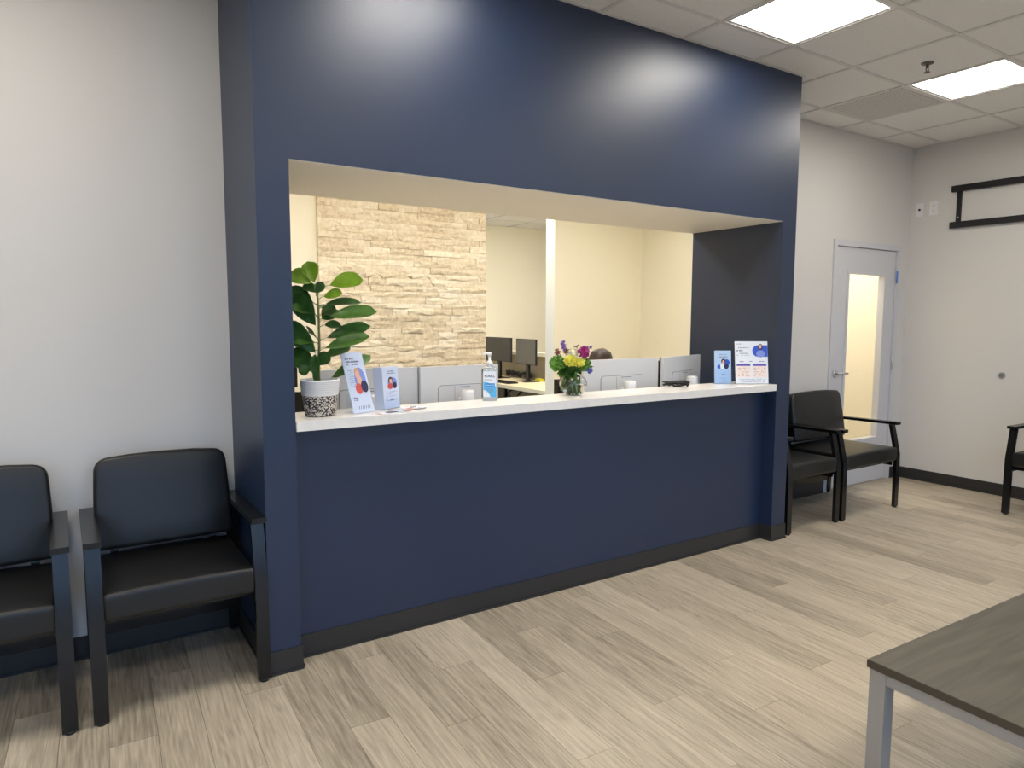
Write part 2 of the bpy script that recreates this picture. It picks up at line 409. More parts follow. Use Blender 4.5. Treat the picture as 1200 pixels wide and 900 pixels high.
box(b, XL, 0, YW-t, YW, H-.002, H+.004); box(b, 0-t, XR+t, -t, 0, H-.002, H+.004); box(b, XR, XW, YW-t, YW, H-.002, H+.004); box(b, XW-t, XW, YF, YW-t, H-.002, H+.004); box(b, XR, XR+t, 0, YW-t, H-.002, H+.004); box(b, -t, 0, 0, YW-t, H-.002, H+.004)
obj('wall_angle', b, M_GRID, ce)
# light panels
def light_panel(x, y, h, label, group, em):
    t = thing('ceiling_light', label, 'light', (x, y, h), 0, group); g = G/2-.013
    b = NB(); f = .02
    for (a0, a1, c0, c1) in ((-g, g, -g, -g+f), (-g, g, g-f, g), (-g, -g+f, -g+f, g-f), (g-f, g, -g+f, g-f)): box(b, a0, a1, c0, c1, .004, .05)
    obj('frame', b, M_WHITE, t)
    b = NB(); box(b, -g+f, g-f, -g+f, g-f, .012, .03); obj('diffuser', b, em, t)
for (x, y) in LIGHTS:
    if near((x, y), (lx[3], ly[0])): lb, gr = 'square lit ceiling panel right above the front of the navy reception wall', None
    elif near((x, y), (lx[4], ly[0])): lb, gr = 'square lit ceiling panel next to the perforated ceiling vent', None
    else: lb, gr = 'square lit ceiling panel over the open waiting room floor', 'waiting room ceiling panels'
    light_panel(x, y, H, lb, gr, M_LIGHT)
# return air grille
t = thing('ceiling_vent', 'square perforated return air grille set in the ceiling grid', 'vent', (VENT[0], VENT[1], H))
g = G/2-.013; b = NB()
for (a0, a1, c0, c1) in ((-g, g, -g, -g+.02), (-g, g, g-.02, g), (-g, -g+.02, -g+.02, g-.02), (g-.02, g, -g+.02, g-.02)): box(b, a0, a1, c0, c1, .002, .02)
obj('frame', b, M_GRID, t)
b = NB(); n = 22; sp = 2*(g-.02)/n
for k in range(1, n):
    v = -g+.02+k*sp; box(b, v-.0065, v+.0065, -g+.02, g-.02, .003, .006); box(b, -g+.02, g-.02, v-.0065, v+.0065, .0031, .0059)
go = obj('grille', b, M_GRID, t); go['kind'] = 'stuff'
b = NB(); box(b, -g+.02, g-.02, -g+.02, g-.02, .016, .02); obj('duct_backing', b, M_DUCT, t)
# sprinkler
t = thing('sprinkler', 'small chrome fire sprinkler head hanging from ceiling tile', 'sprinkler', (3.88, -.56, H+.006))
b = NB(); lathe(b, [(0, 0), (.036, 0), (.034, -.006), (.018, -.012), (0, -.012)], 20); obj('escutcheon', b, M_SPRK, t)
b = NB(); cyl(b, (0, 0, -.012), (0, 0, -.03), .009)
for s in (-1, 1): tube(b, [(s*.008, 0, -.026), (s*.016, 0, -.04), (s*.006, 0, -.055)], .003, 6)
obj('body', b, M_SPRK, t)
b = NB(); cyl(b, (0, 0, -.055), (0, 0, -.058), .018, 12); obj('deflector', b, M_SPRK, t)

# ------------------------------------------------------------------ office shell
sbox('wall_office_stone_backing', -1.4, SX1, YS+.035, YS+.17, 0, OH+.07, M_CREAM)
b = NB(); box(b, PX0, PXR+.12, YP, YP+.146, 0, OH+.07); struct('wall_office_partition', b, M_CREAM)
sbox('wall_office_right', PXR, PXR+.1, YB, YP, 0, OH+.07, M_CREAM)
sbox('wall_office_far', SX1-.9, 6.7, YK, YK+.12, 0, OH+.07, M_CREAM)
sbox('wall_office_left', -1.52, -1.4, YB, YK, 0, OH+.07, M_CREAM)
sbox('wall_office_far_right', 6.6, 6.72, YW, YK, 0, OH+.07, M_CREAM)
sbox('wall_hall_front', XW+.12, 6.6, YW, YD, 0, OH+.07, M_CREAM)
sbox('wall_hall', PXR+.1, 6.6, 2.2, 2.3, 0, OH+.07, M_CREAM)
b = NB(); box(b, -1.4, 0, YB+.001, YB+.012, 0, OH+.07); box(b, 0, OL, YB+.001, YB+.012, 0, OH+.07); box(b, OR, PXR, YB+.001, YB+.012, 0, OH+.07); box(b, OL, OR, YB+.001, YB+.012, ZT, OH+.07); struct('wall_office_front', b, M_CREAM)
co = sbox('ceiling_office', -1.52, 6.72, YD+.001, YK+.12, OH+.07, OH+.12, M_PLENUM)
OGX, OGY = .3, 1.1
OL_ = [(OGX+(i+.5)*G, OGY+(j+.5)*G) for i, j in ((-1, 0), (1, 0), (3, 0), (5, 0), (4, 3), (5, 3), (6, 3), (7, 3))]
HL_ = [(5.35, 1.2), (6.1, 1.8)]
ceil_tiles(co, -1.4, PXR, YB+.013, YP, OGX, OGY, OH, OL_)
ceil_tiles(co, SX1-.9, PXR+.5, YP+.15, YK, OGX, OGY, OH, OL_)
for (x, y) in OL_[:4]: light_panel(x, y, OH, 'unseen warm ceiling panel added to light the desks behind the counter', 'added reception office panels', M_LIGHTO)  # unseen panels, as many as the office walls need to look bright
for (x, y) in OL_[4:]: light_panel(x, y, OH, 'unseen warm ceiling panel added to light the far alcove', 'added alcove panels', M_LIGHTO)  # unseen row of panels added to brighten the alcove walls
sbox('ceiling_hall', PXR+.1, 6.6, YD, 2.2, OH+.06, OH+.069, M_TILE)
for (x, y) in HL_: light_panel(x, y, OH, 'unseen warm ceiling panel added to light the hall behind the glazed door', 'added hall panels', M_LIGHTO)  # unseen panels added so the hall looks lit through the door glass

# stacked stone veneer, stone by stone
sw = sbox('wall_stone', SX0, SX1, YS+.012, YS+.035, 0, OH, M_STONE)
rs = random.Random(3)
def stone_mesh(k):
    b = NB(); nx = 4; q = random.Random(k); top, bot, bt, bb = [], [], [], []
    for i in range(nx+1):
        x = -.5+i/nx
        top.append(b.verts.new((x, -q.uniform(.35, 1.), .5))); bot.append(b.verts.new((x, -q.uniform(.35, 1.), -.5)))
        bt.append(b.verts.new((x, 0, .5))); bb.append(b.verts.new((x, 0, -.5)))
    mid = [b.verts.new((-.5+i/nx, -q.uniform(.6, 1.15), q.uniform(-.15, .15))) for i in range(nx+1)]
    for i in range(nx):
        b.faces.new((mid[i], mid[i+1], top[i+1], top[i])); b.faces.new((bot[i], bot[i+1], mid[i+1], mid[i]))
        b.faces.new((top[i], top[i+1], bt[i+1], bt[i])); b.faces.new((bb[i], bb[i+1], bot[i+1], bot[i]))
    b.faces.new((bb[0], bot[0], mid[0], top[0], bt[0])); b.faces.new((bt[-1], top[-1], mid[-1], bot[-1], bb[-1]))
    return mesh_from(b, 'stone', M_STONE)
SM = [stone_mesh(k) for k in range(14)]
z = 0.0; rows = []
while z < OH-.03:
    pan = [rs.choice((.042, .05, .056)) for _ in range(3)]; s = .1524/sum(pan)
    for h in pan: rows.append((z, h*s)); z += h*s
ns = 0; low = NB(); cnt = 0
for (z0, h) in rows:
    if z0+h > OH: h = OH-z0
    x = SX0-rs.uniform(0, .25)
    while x < SX1-.001:
        L = rs.uniform(.13, .36); a, e = max(x, SX0), min(x+L, SX1); x += L
        if SX1-x < .06: e = SX1; x = SX1
        if e-a < .012: continue
        d = rs.uniform(.012, .030); me = rs.choice(SM); sc = (e-a-.0012, d, h-.0012); lc = ((a+e)/2, YS+.012, z0+h/2)
        if z0 > .86 and z0 < 2.6 and ns < 300:
            o = link('stone', me, sw, lc); o.scale = sc; ns += 1
        else:
            tmp = bmesh.new(); tmp.from_mesh(me); bmesh.ops.transform(tmp, matrix=Matrix.Translation(lc) @ Matrix.Diagonal(sc+(1,)), verts=tmp.verts[:])
            mm = bpy.data.meshes.new('tmp'); tmp.to_mesh(mm); tmp.free(); low.from_mesh(mm); bpy.data.meshes.remove(mm)
lo = obj('stone_course', low, M_STONE, sw); lo['kind'] = 'stuff'

# ------------------------------------------------------------------ door
b = NB()
box(b, FX0, DX0, YW-.012, YD+.008, 0, FZ); box(b, DX1, FX1, YW-.012, YD+.008, 0, FZ); box(b, DX0, DX1, YW-.012, YD+.008, DZ, FZ)
bevel(b, .003, 1); dr = struct('door_1', b, M_DOOR)
GX0, GX1, GZ0, GZ1 = 5.06, 5.632, .41, 1.90; y0, y1 = YW+.004, YW+.048; gp = .003
b = NB(); box(b, DX0+gp, GX0, y0, y1, .008, DZ-gp); box(b, GX1, DX1-gp, y0, y1, .008, DZ-gp); box(b, GX0, GX1, y0, y1, .008, GZ0); box(b, GX0, GX1, y0, y1, GZ1, DZ-gp)
lf = obj('door_leaf', b, M_DOOR, dr)
b = NB(); k = .022
for (a0, a1, c0, c1) in ((GX0-k, GX0+.008, GZ0-k, GZ1+k), (GX1-.008, GX1+k, GZ0-k, GZ1+k), (GX0+.008, GX1-.008, GZ0-k, GZ0+.008), (GX0+.008, GX1-.008, GZ1-.008, GZ1+k)): box(b, a0, a1, y0-.008, y1+.008, c0, c1)
bevel(b, .003, 1); obj('glazing_bead', b, M_DOOR, lf)
b = NB(); box(b, GX0, GX1, y0+.018, y0+.025, GZ0, GZ1); obj('glass_pane', b, M_PANE, lf)
b = NB(); cyl(b, (4.925, y0-.001, 1.03), (4.925, y0-.014, 1.03), .033, 24); cyl(b, (4.925, y0-.012, 1.03), (4.925, y0-.055, 1.03), .011)
tube(b, [(4.92, y0-.052, 1.03), (4.96, y0-.056, 1.032), (5.04, y0-.05, 1.03)], [.012, .0105, .008], 10); obj('lever_handle', b, M_STEEL, lf)
b = NB(); box(b, DX0-.014, DX0-.004, YW-.0135, YW-.0122, .98, 1.09); obj('strike_plate', b, M_STEEL, dr)
for zz in (1.885, 1.09, .24):
    b = NB(); cyl(b, (DX1+.002, YW-.014, zz-.057), (DX1+.002, YW-.014, zz+.057), .008, 10); box(b, DX1-.012, DX1+.018, YW-.0142, YW-.0122, zz-.055, zz+.055); obj('hinge', b, M_HINGE if zz > 1.5 else M_STEEL, dr)

# ------------------------------------------------------------------ counter
b = NB(); box(b, OL+.002, 3.282, -.012, .282, 1.0245, ZC); o = obj('reception_counter', b, M_QUARTZ, bev=.003)
tag(o, 'long white quartz counter slab across the navy reception opening', 'counter')

# ------------------------------------------------------------------ chairs
def make_chair(W, label, loc, rz, group=None):
    t = thing('waiting_chair', label, 'chair', loc, rz, group)
    ax = W/2-.03; sw_ = W-.105
    for s in (-1, 1):
        b = NB(); v = [b.verts.new((s*ax+i*.025, y_+j*.0125, z_)) for (y_, z_) in ((-.305, .008), (-.302, .43), (-.250, .66)) for (i, j) in ((-1, -1), (1, -1), (1, 1), (-1, 1))]
        for r_ in (0, 4):
            for k in range(4): b.faces.new((v[r_+k], v[r_+(k+1) % 4], v[r_+4+(k+1) % 4], v[r_+4+k]))
        b.faces.new(v[3::-1]); b.faces.new(v[8:]); lg = obj('front_leg', b, M_BLACK, t, bev=.003)
        b = NB(); cyl(b, (s*ax, -.305, 0), (s*ax, -.305, .01), .016, 12); obj('glide', b, M_BLACK_M, lg)
        b = NB(); bar(b, (s*ax, .275, .008), (s*ax, .25, .652), .045, .026); lg = obj('rear_leg', b, M_BLACK, t, bev=.004)
        b = NB(); cyl(b, (s*ax, .275, 0), (s*ax, .275, .01), .016, 12); obj('glide', b, M_BLACK_M, lg)
        b = NB(); bar(b, (s*ax, -.305, .675), (s*ax, .285, .666), .058, .022); obj('armrest', b, M_BLACK, t, bev=.006, seg=3)
    b = NB(); 
    for s in (-1, 1): box(b, s*ax-.02 if s > 0 else s*ax+.0, s*ax if s > 0 else s*ax+.02, -.27, .25, .335, .375)
    box(b, -ax, ax, -.20, -.16, .335, .368); box(b, -ax, ax, .2, .24, .335, .368)
    for s in (-1, 1): bar(b, (s*(sw_/2-.07), .21, .35), (s*(sw_/2-.07), .268, .80), .03, .016)
    obj('seat_frame', b, M_BLACK, t)
    b = NB(); box(b, -ax+.02, ax-.02, .262, .282, .11, .20); obj('shade_bar', b, M_BLACK, t)  # added dark bar standing in for the shade under the seat
    b = NB(); box(b, -sw_/2, sw_/2, -.318, .21, .37, .488); bmesh.ops.subdivide_edges(b, edges=b.edges[:], cuts=3, use_grid_fill=True)
    for v in b.verts:
        if v.co.z > .45: v.co.z += .008*max(0, 1-(v.co.x/(sw_/2))**2)
        if v.co.z < .39 and v.co.y < -.2: v.co.z += .012
    bevel(b, .022, 4, R(50)); obj('seat', b, M_VINYL, t, smooth=True)
    b = NB(); hh = .383
    box(b, -sw_/2, sw_/2, -.04, .04, 0, hh); bmesh.ops.subdivide_edges(b, edges=b.edges[:], cuts=3, use_grid_fill=True)
    for v in b.verts:
        if v.co.y < 0: v.co.y -= .014*max(0, 1-(v.co.x/(sw_/2))**2)
        f = v.co.z/hh
        if f > .5: v.co.x *= 1-.03*(f-.5)*2
        if f > .9: v.co.z += .012*max(0, 1-(v.co.x/(sw_/2))**2)
    # round the two top corners, then the whole rim
    ce_ = [e for e in b.edges if abs(abs(e.verts[0].co.x)-abs(e.verts[1].co.x)) < 1e-4 and min(e.verts[0].co.z, e.verts[1].co.z) > hh*.98 and min(abs(e.verts[0].co.x), abs(e.verts[1].co.x)) > sw_/2*.95]
    bmesh.ops.bevel(b, geom=ce_, offset=.05, segments=5, affect='EDGES', profile=.5)
    bevel(b, .018, 3, R(50))
    bk = obj('backrest', b, M_VINYL, t, (0, .155, .520), (R(-10), 0, 0), smooth=True)
    return t
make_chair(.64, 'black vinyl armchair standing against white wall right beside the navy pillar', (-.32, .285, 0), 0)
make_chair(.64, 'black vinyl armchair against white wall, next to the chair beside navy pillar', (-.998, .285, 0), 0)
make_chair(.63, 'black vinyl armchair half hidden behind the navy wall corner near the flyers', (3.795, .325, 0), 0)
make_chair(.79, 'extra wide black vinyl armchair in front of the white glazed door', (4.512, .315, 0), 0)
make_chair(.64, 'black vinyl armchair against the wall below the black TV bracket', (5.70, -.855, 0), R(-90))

# ------------------------------------------------------------------ table
t = thing('coffee_table', 'low table with dark grey wood top and pale metal legs', 'table', (1.376, -1.757, 0), R(-2.0))
LX, LY = 1.2, .61
b = NB(); box(b, 0, LX, -LY, 0, .424, .449); tt = obj('table_top', b, M_WOOD, t, bev=.0015, seg=1)
b = NB()
for (a0, a1, c0, c1) in ((-.0015, .0, -LY-.0015, .0015), (LX, LX+.0015, -LY-.0015, .0015), (0, LX, 0, .0015), (0, LX, -LY-.0015, -LY)): box(b, a0, a1, c0, c1, .424, .448)
obj('edge_band', b, M_WOODE, tt)
for x in (.03, LX-.03):
    for y in (-.03, -LY+.03):
        b = NB(); box(b, x-.025, x+.025, y-.025, y+.025, .006, .4238); lg = obj('leg', b, M_LEGGREY, t, bev=.002, seg=1)
        b = NB(); cyl(b, (x, y, 0), (x, y, .007), .018, 12); obj('foot_pad', b, M_BLACK_M, lg)
for (a0, a1, c0, c1) in ((.055, LX-.055, -.05, -.008), (.055, LX-.055, -LY+.008, -LY+.05), (.008, .05, -LY+.055, -.055), (LX-.05, LX-.008, -LY+.055, -.055)):
    b = NB(); box(b, a0, a1, c0, c1, .386, .4238); obj('rail', b, M_LEGGREY, t)

# ------------------------------------------------------------------ right wall fittings
t = thing('tv_bracket', 'black metal television bracket with two long rails on right wall', 'bracket', (XW, 0, 0))
for (z0, z1) in ((2.613, 2.665), (2.300, 2.352)):
    b = NB(); box(b, -.035, -.001, -.95, .236, z0, z1); obj('rail', b, M_BRACKET, t, bev=.002, seg=1)
for yy in (.176, -.86):
    b = NB(); box(b, -.02, -.001, yy-.018, yy+.018, 2.352, 2.613); st = obj('strap', b, M_BRACKET, t)
    b = NB(); cyl(b, (-.02, yy, 2.39), (-.023, yy, 2.39), .006, 8); obj('bolt', b, M_STEEL, st)
def plate(y, z, label, kind):
    t = thing('wall_plate', label, 'outlet', (XW, y, z))
    b = NB(); box(b, -.006, -.0005, -.037, .037, -.06, .06); obj('cover', b, M_WHITE, t, bev=.003)
    if kind == 'coax':
        b = NB(); cyl(b, (-.006, 0, 0), (-.016, 0, 0), .0095, 12); obj('connector', b, M_BLACK_M, t)
    else:
        for s in (-1, 1):
            b = NB(); box(b, -.0075, -.006, -.016, .016, s*.024-.014, s*.024+.014); f = obj('socket_face', b, M_WHITE, t, bev=.002)
            b = NB()
            for yy in (-.006, .006): box(b, -.0079, -.0075, yy-.0012, yy+.0012, s*.024-.002, s*.024+.007)
            cyl(b, (-.0075, 0, s*.024-.008), (-.0079, 0, s*.024-.008), .0025, 8); obj('slot', b, M_BLACK_M, f)
        b = NB(); cyl(b, (-.006, 0, 0), (-.0075, 0, 0), .003, 8); obj('screw', b, M_STEEL, t)
plate(.512, 2.497, 'white wall plate with one round dark connector near room corner', 'coax')
plate(.39, 2.497, 'white duplex outlet plate between connector plate and TV bracket', 'duplex')
t = thing('wall_stop', 'small round chrome door stop fixed on the right wall', 'door stop', (XW, -.239, 1.028))
b = NB(); cyl(b, (-.0005, 0, 0), (-.012, 0, 0), .026, 24); obj('cup', b, M_LEGGREY, t, bev=.002)
b = NB(); cyl(b, (-.012, 0, 0), (-.018, 0, 0), .014, 16); obj('bumper', b, M_SEAM, t)

# ------------------------------------------------------------------ potted plant
PC = Vector((.277, .125, ZC)); PPM = 268.0
t = thing('potted_plant', 'leafy fiddle leaf fig in a two tone woven basket pot on counter', 'plant', PC)
b = NB(); pr = []; zz = [0, .012, .03, .05, .07, .09]
lathe(b, [(0, .0005), (.060, .0005), (.066, .006), (.0688, .03), (.0725, .06), (.0765, .092)], 40)
pot = obj('basket', b, M_WEAVE, t)
b = NB(); prof = []
for k in range(8):
    z0 = .092+k*.0085; rr = .0768+k*.0011
    prof += [(rr, z0), (rr+.0022, z0+.0042), (rr+.0004, z0+.0082)]
prof += [(.082, .161), (.078, .160), (.074, .12), (.07, .115)]
lathe(b, prof, 40); obj('rope_rim', b, M_ROPE, pot)
b = NB(); lathe(b, [(0, .13), (.075, .128)], 30); obj('soil', b, M_SOIL, t)
def px(cx, cy, dep=0):      # zoomed-crop position around the plant -> local metres
    X = (330+cx/4.286-375.5)/PPM; Y = (478.5-(290+cy/4.286))/PPM
    return RT*X+Vector((0, 0, 1))*Y+Vector((F.x, F.y, 0)).normalized()*dep
b = NB(); tube(b, [px(192, 665)-Vector((0, 0, .03)), px(190, 560), px(196, 450, .004), px(197, 330), px(195, 230), px(190, 155)], [.0065, .006, .0055, .005, .0045, .0035], 8)
stem = obj('stem', b, M_TRUNK, t)
def leaf(bs, tp, wd, m, nrm=(0, 0, 1), d0=0, d1=0, cup=.12, droop=.1):
    A = px(*bs, d0); B = px(*tp, d1); ax = (B-A); L = ax.length; ax.normalize()
    wd = wd/4.286/PPM*(1.0+.75*max(0, nrm[2]) if wd < 90 else .82); n = Vector(nrm); n = (RT*n.x+Vector((0, 0, 1))*n.z+Vector((F.x, F.y, 0)).normalized()*n.y); n = (n-ax*n.dot(ax)).normalized(); sd = ax.cross(n)
    b = NB(); NL, NW = 10, 3; grid = []
    for i in range(NL+1):
        f = i/NL
        if f < .1: hw = .05
        else:
            g = (f-.1)/.9; hw = (math.sin(math.pi*min(1, g**1.35))**.55)*(.86+.22*g)
        if i == NL: hw = .02
        row = []
        for j in range(-NW, NW+1):
            s = j/NW; w2 = hw*wd/2*s; ruf = .03*wd*math.sin(9*f+2*s)*abs(s)
            p = A+ax*(L*f)+sd*w2+n*(cup*abs(s)**1.5*wd*hw-droop*L*f*f+ruf-.012*wd*(1 if j == 0 else 0))
            
            if PC.x+p.x < .145: k_ = .145-PC.x-p.x; p.x += k_; p.y += k_*.7
            row.append(b.verts.new(p))
        grid.append(row)
    for i in range(NL):
        for j in range(2*NW):
            f = b.faces.new((grid[i][j], grid[i][j+1], grid[i+1][j+1], grid[i+1][j])); f.smooth = True
    bmesh.ops.solidify(b, geom=b.faces[:], thickness=.0006)
    sp_ = px(195, bs[1]+10, 0)
    if (sp_-A).length > .004: tube(b, [sp_, (sp_+A)/2+Vector((0, 0, -.002)), A+ax*.004], [.0022, .0018, .0014], 6, 1)
    return obj('leaf', b, [m, M_STEMG], t)
D_, M_, L_ = M_LEAF_D, M_LEAF_M, M_LEAF_L
LV = [((190, 300), (96, 258), 60, M_LEAF_M, (-.1, -.6, .8), -.02, -.09), ((192, 440), (84, 420), 52, M_LEAF_M, (-.1, -.6, .8), -.01, -.07), ((200, 300), (300, 282), 44, M_LEAF_D, (0, -.6, .8), .01, .07), ((204, 520), (330, 452), 50, M_LEAF_D, (.1, -.7, .7), .01, .08), ((182, 152), (142, 30), 74, L_, (.25, -1, .2), 0, .02), ((176, 150), (66, 88), 66, L_, (.1, -.9, .5), 0, -.02),
      ((236, 158), (410, 112), 80, L_, (0, -.75, .7), 0, .03), ((214, 212), (320, 188), 46, L_, (0, -.8, .6), 0, -.03),
      ((200, 196), (112, 142), 40, D_, (0, -.8, .6), 0, .03), ((182, 200), (226, 140), 44, D_, (.4, -.9, .2), 0, -.02),
      ((192, 320), (20, 150), 140, D_, (-.1, -.75, .65), .01, .05), ((196, 372), (92, 196), 135, D_, (-.4, -.9, .25), -.01, -.07),
      ((206, 250), (392, 222), 50, D_, (0, -.55, .8), .01, .06), ((226, 314), (484, 268), 66, M_, (.05, -.7, .7), -.01, -.02),
      ((210, 352), (300, 352), 46, D_, (0, -.7, .7), .01, .05), ((206, 424), (440, 342), 60, D_, (.05, -.75, .65), .01, .03), ((206, 474), (448, 392), 62, M_, (.1, -.75, .65), -.01, -.05),
      ((196, 508), (58, 336), 125, D_, (-.35, -.85, .4), -.01, -.06), ((150, 470), (40, 440), 34, D_, (0, -.5, .85), .02, .06),
      ((190, 600), (30, 470), 76, D_, (-.2, -.7, .7), 0, .03), ((194, 560), (248, 488), 52, D_, (.3, -.8, .4), 0, -.03), ((236, 512), (300, 488), 22, M_, (0, -.5, .9), .01, .04),
      ((160, 560), (100, 585), 52, D_, (-.1, -.9, .3), 0, -.03), ((212, 645), (402, 498), 56, M_, (.2, -.8, .5), .04, .26), ((186, 640), (180, 500), 54, D_, (-.2, -.95, .1), -.01, -.04),
      ((200, 330), (250, 260), 60, D_, (.3, .8, .5), .02, .09), ((190, 430), (120, 380), 80, D_, (-.2, .7, .6), .02, .1), ((196, 270), (150, 230), 70, D_, (-.2, .7, .6), .02, .1), ((190, 668), (168, 590), 22, D_, (-.3, -.9, .2), 0, -.02)]
for a in LV: leaf(*a)

# ------------------------------------------------------------------ printed matter
def words(b, x0, x1, z, h, seed, y, mi, dens=.8):
    q = random.Random(seed); x = x0
    while x < x1-h*.4:
        L = q.uniform(.8, 3.2)*h
        e = min(x+L, x1)
        if q.random() < dens:
            # a word = a ragged row of little strokes
            s = x
            while s < e-h*.12:
                st = q.uniform(.25, .5)*h; poly(b, [(s, z), (s+st, z), (s+st, z+h*q.uniform(.65, 1)), (s, z+h*q.uniform(.65, 1))], y, mi); s += st+h*.16
        x = e+h*.5
def rack_card(W, Hh, y, variant):
    """print on a narrow leaflet; returns bmesh for text and picture"""
    tb = NB(); pb = NB()
    if variant == 0:
        words(tb, -.38*W, .05*W, .885*Hh, .028*Hh, 1, y, 0, 1); words(tb, -.36*W, .28*W, .835*Hh, .028*Hh, 2, y, 0, 1); words(tb, -.34*W, .2*W, .79*Hh, .024*Hh, 3, y, 0)
        for k in range(9): words(tb, -.36*W, -.12*W, (.7-.033*k)*Hh, .014*Hh, 5+k, y, 1)
        words(tb, -.36*W, -.16*W, .24*Hh, .03*Hh, 20, y, 0, 1); words(tb, -.36*W, -.12*W, .21*Hh, .018*Hh, 21, y, 0, 1)
        for k in range(8): x = -.3*W+k*.085*W; poly(tb, [(x, .07*Hh), (x+.02*W, .07*Hh), (x+.055*W, .12*Hh), (x+.035*W, .12*Hh)], y, 0)
        for (pts, mi, dy) in ((ell(.15*W, .55*Hh, .27*W, .2*Hh), 0, 0), (ell(.05*W, .66*Hh, .13*W, .085*Hh), 5, .0001), (ell(.04*W, .63*Hh, .1*W, .07*Hh), 2, .0002), (ell(.1*W, .52*Hh, .12*W, .1*Hh), 2, .0001), (ell(.0*W, .40*Hh, .17*W, .09*Hh), 1, .0002), (ell(.28*W, .43*Hh, .17*W, .1*Hh), 3, .0003)): poly(pb, pts, y-dy, mi)
    elif variant == 1:
        words(tb, -.16*W, .2*W, .88*Hh, .03*Hh, 31, y, 0, 1); words(tb, -.2*W, .3*W, .835*Hh, .025*Hh, 32, y, 0, 1)
        for k in range(5): words(tb, -.3*W, .36*W, (.40-.05*k)*Hh, .016*Hh, 40+k, y, 1, .6)
        words(tb, -.1*W, .12*W, .2*Hh, .03*Hh, 50, y, 0, 1)
        for (pts, mi, dy) in ((ell(.1*W, .62*Hh, .3*W, .13*Hh), 0, 0), (ell(-.02*W, .68*Hh, .14*W, .08*Hh), 4, .0001), (ell(.0*W, .66*Hh, .09*W, .055*Hh), 2, .0002), (ell(-.05*W, .54*Hh, .17*W, .07*Hh), 1, .0002), (ell(.24*W, .55*Hh, .14*W, .075*Hh), 3, .0003)): poly(pb, pts, y-dy, mi)
    else:
        words(tb, -.3*W, .25*W, .87*Hh, .025*Hh, 61, y, 1, .8); words(tb, -.28*W, .3*W, .80*Hh, .028*Hh, 62, y, 0, 1)
        words(tb, -.1*W, .12*W, .29*Hh, .022*Hh, 63, y, 0, 1); words(tb, -.06*W, .16*W, .09*Hh, .022*Hh, 64, y, 0, 1); words(tb, -.2*W, .2*W, .17*Hh, .014*Hh, 65, y, 1)
        for (pts, mi, dy) in ((ell(.22*W, .64*Hh, .2*W, .1*Hh), 6, 0), (ell(-.26*W, .52*Hh, .1*W, .07*Hh), 6, 0), (ell(.02*W, .68*Hh, .14*W, .08*Hh), 4, .0001), (ell(.02*W, .66*Hh, .08*W, .055*Hh), 2, .0002), (ell(-.04*W, .54*Hh, .14*W, .09*Hh), 7, .0002), (ell(.2*W, .53*Hh, .15*W, .08*Hh), 3, .0003)): poly(pb, pts, y-dy, mi)
    return tb, pb
PICM = [M_OVAL, M_RED, M_SKINP, M_INK, M_HAIRP, M_BLOND, M_ROYAL, M_PAPER_W]
# tall leaflet on a tilted easel holder
def leaflet(name, label, cat, p0, p1, W, Hh, lean, variant, paper, stack=.004, group=None):
    p0, p1 = Vector(p0), Vector(p1); rz = math.atan2(p1.y-p0.y, p1.x-p0.x); c = (p0+p1)/2
    t = thing(name, label, cat, (c.x, c.y, ZC), rz, group)
    rt = (R(-lean), 0, 0)
    b = NB(); box(b, -W/2, W/2, 0, stack, .003, Hh); lf = obj('leaflet', b, paper, t, (0, 0, 0), rt)
    tb, pb = rack_card(W, Hh, -.0006, variant)
    for q in (tb, pb): q.faces.ensure_lookup_table(); q.faces[0].tag = True
    obj('printed_text', tb, [M_INK, M_INKG], lf)['kind'] = 'stuff'; obj('printed_portrait', pb, PICM, lf)['kind'] = 'stuff'
    return t, rt
t, rt = leaflet('leaflet_stand', 'tall pale blue leaflet leaning back beside the basket pot', 'leaflet', (.412, .072, 0), (.530, .121, 0), .125, .284, 17, 0, M_PAPER_B)
b = NB(); box(b, -.05, .05, .006, .0085, 0, .17, rot=Matrix.Rotation(R(-17), 3, 'X')); box(b, -.05, .05, .0, .075, 0, .0025); bar(b, (0, .0735, .001), (0, .047, .13), .1, .0025); obj('easel_holder', b, M_ACRYL, t)
t, rt = leaflet('leaflet_dispenser', 'pale blue leaflet stack in upright box between tall leaflet and hand sanitizer', 'leaflet', (.578, .135, 0), (.694, .200, 0), .118, .2, 4, 1, M_PAPER_B, stack=.055)
b = NB(); box(b, -.061, .061, -.0045, -.003, 0, .05); box(b, -.061, .061, -.0045, .062, 0, .0025); obj('acrylic_tray', b, M_ACRYL, t)
t, rt = leaflet('leaflet_holder', 'sky blue leaflet in clear holder beside the navy end wall', 'leaflet', (2.945, .215, 0), (3.050, .165, 0), .112, .222, 5, 2, M_PAPER_C, stack=.012)
b = NB(); box(b, -.062, .062, -.0045, -.003, 0, .10); box(b, -.062, .062, -.0045, .04, 0, .0025); box(b, -.062, -.0595, -.003, .03, .0025, .1); box(b, .0595, .062, -.003, .03, .0025, .1); obj('acrylic_pocket', b, M_ACRYL, t)
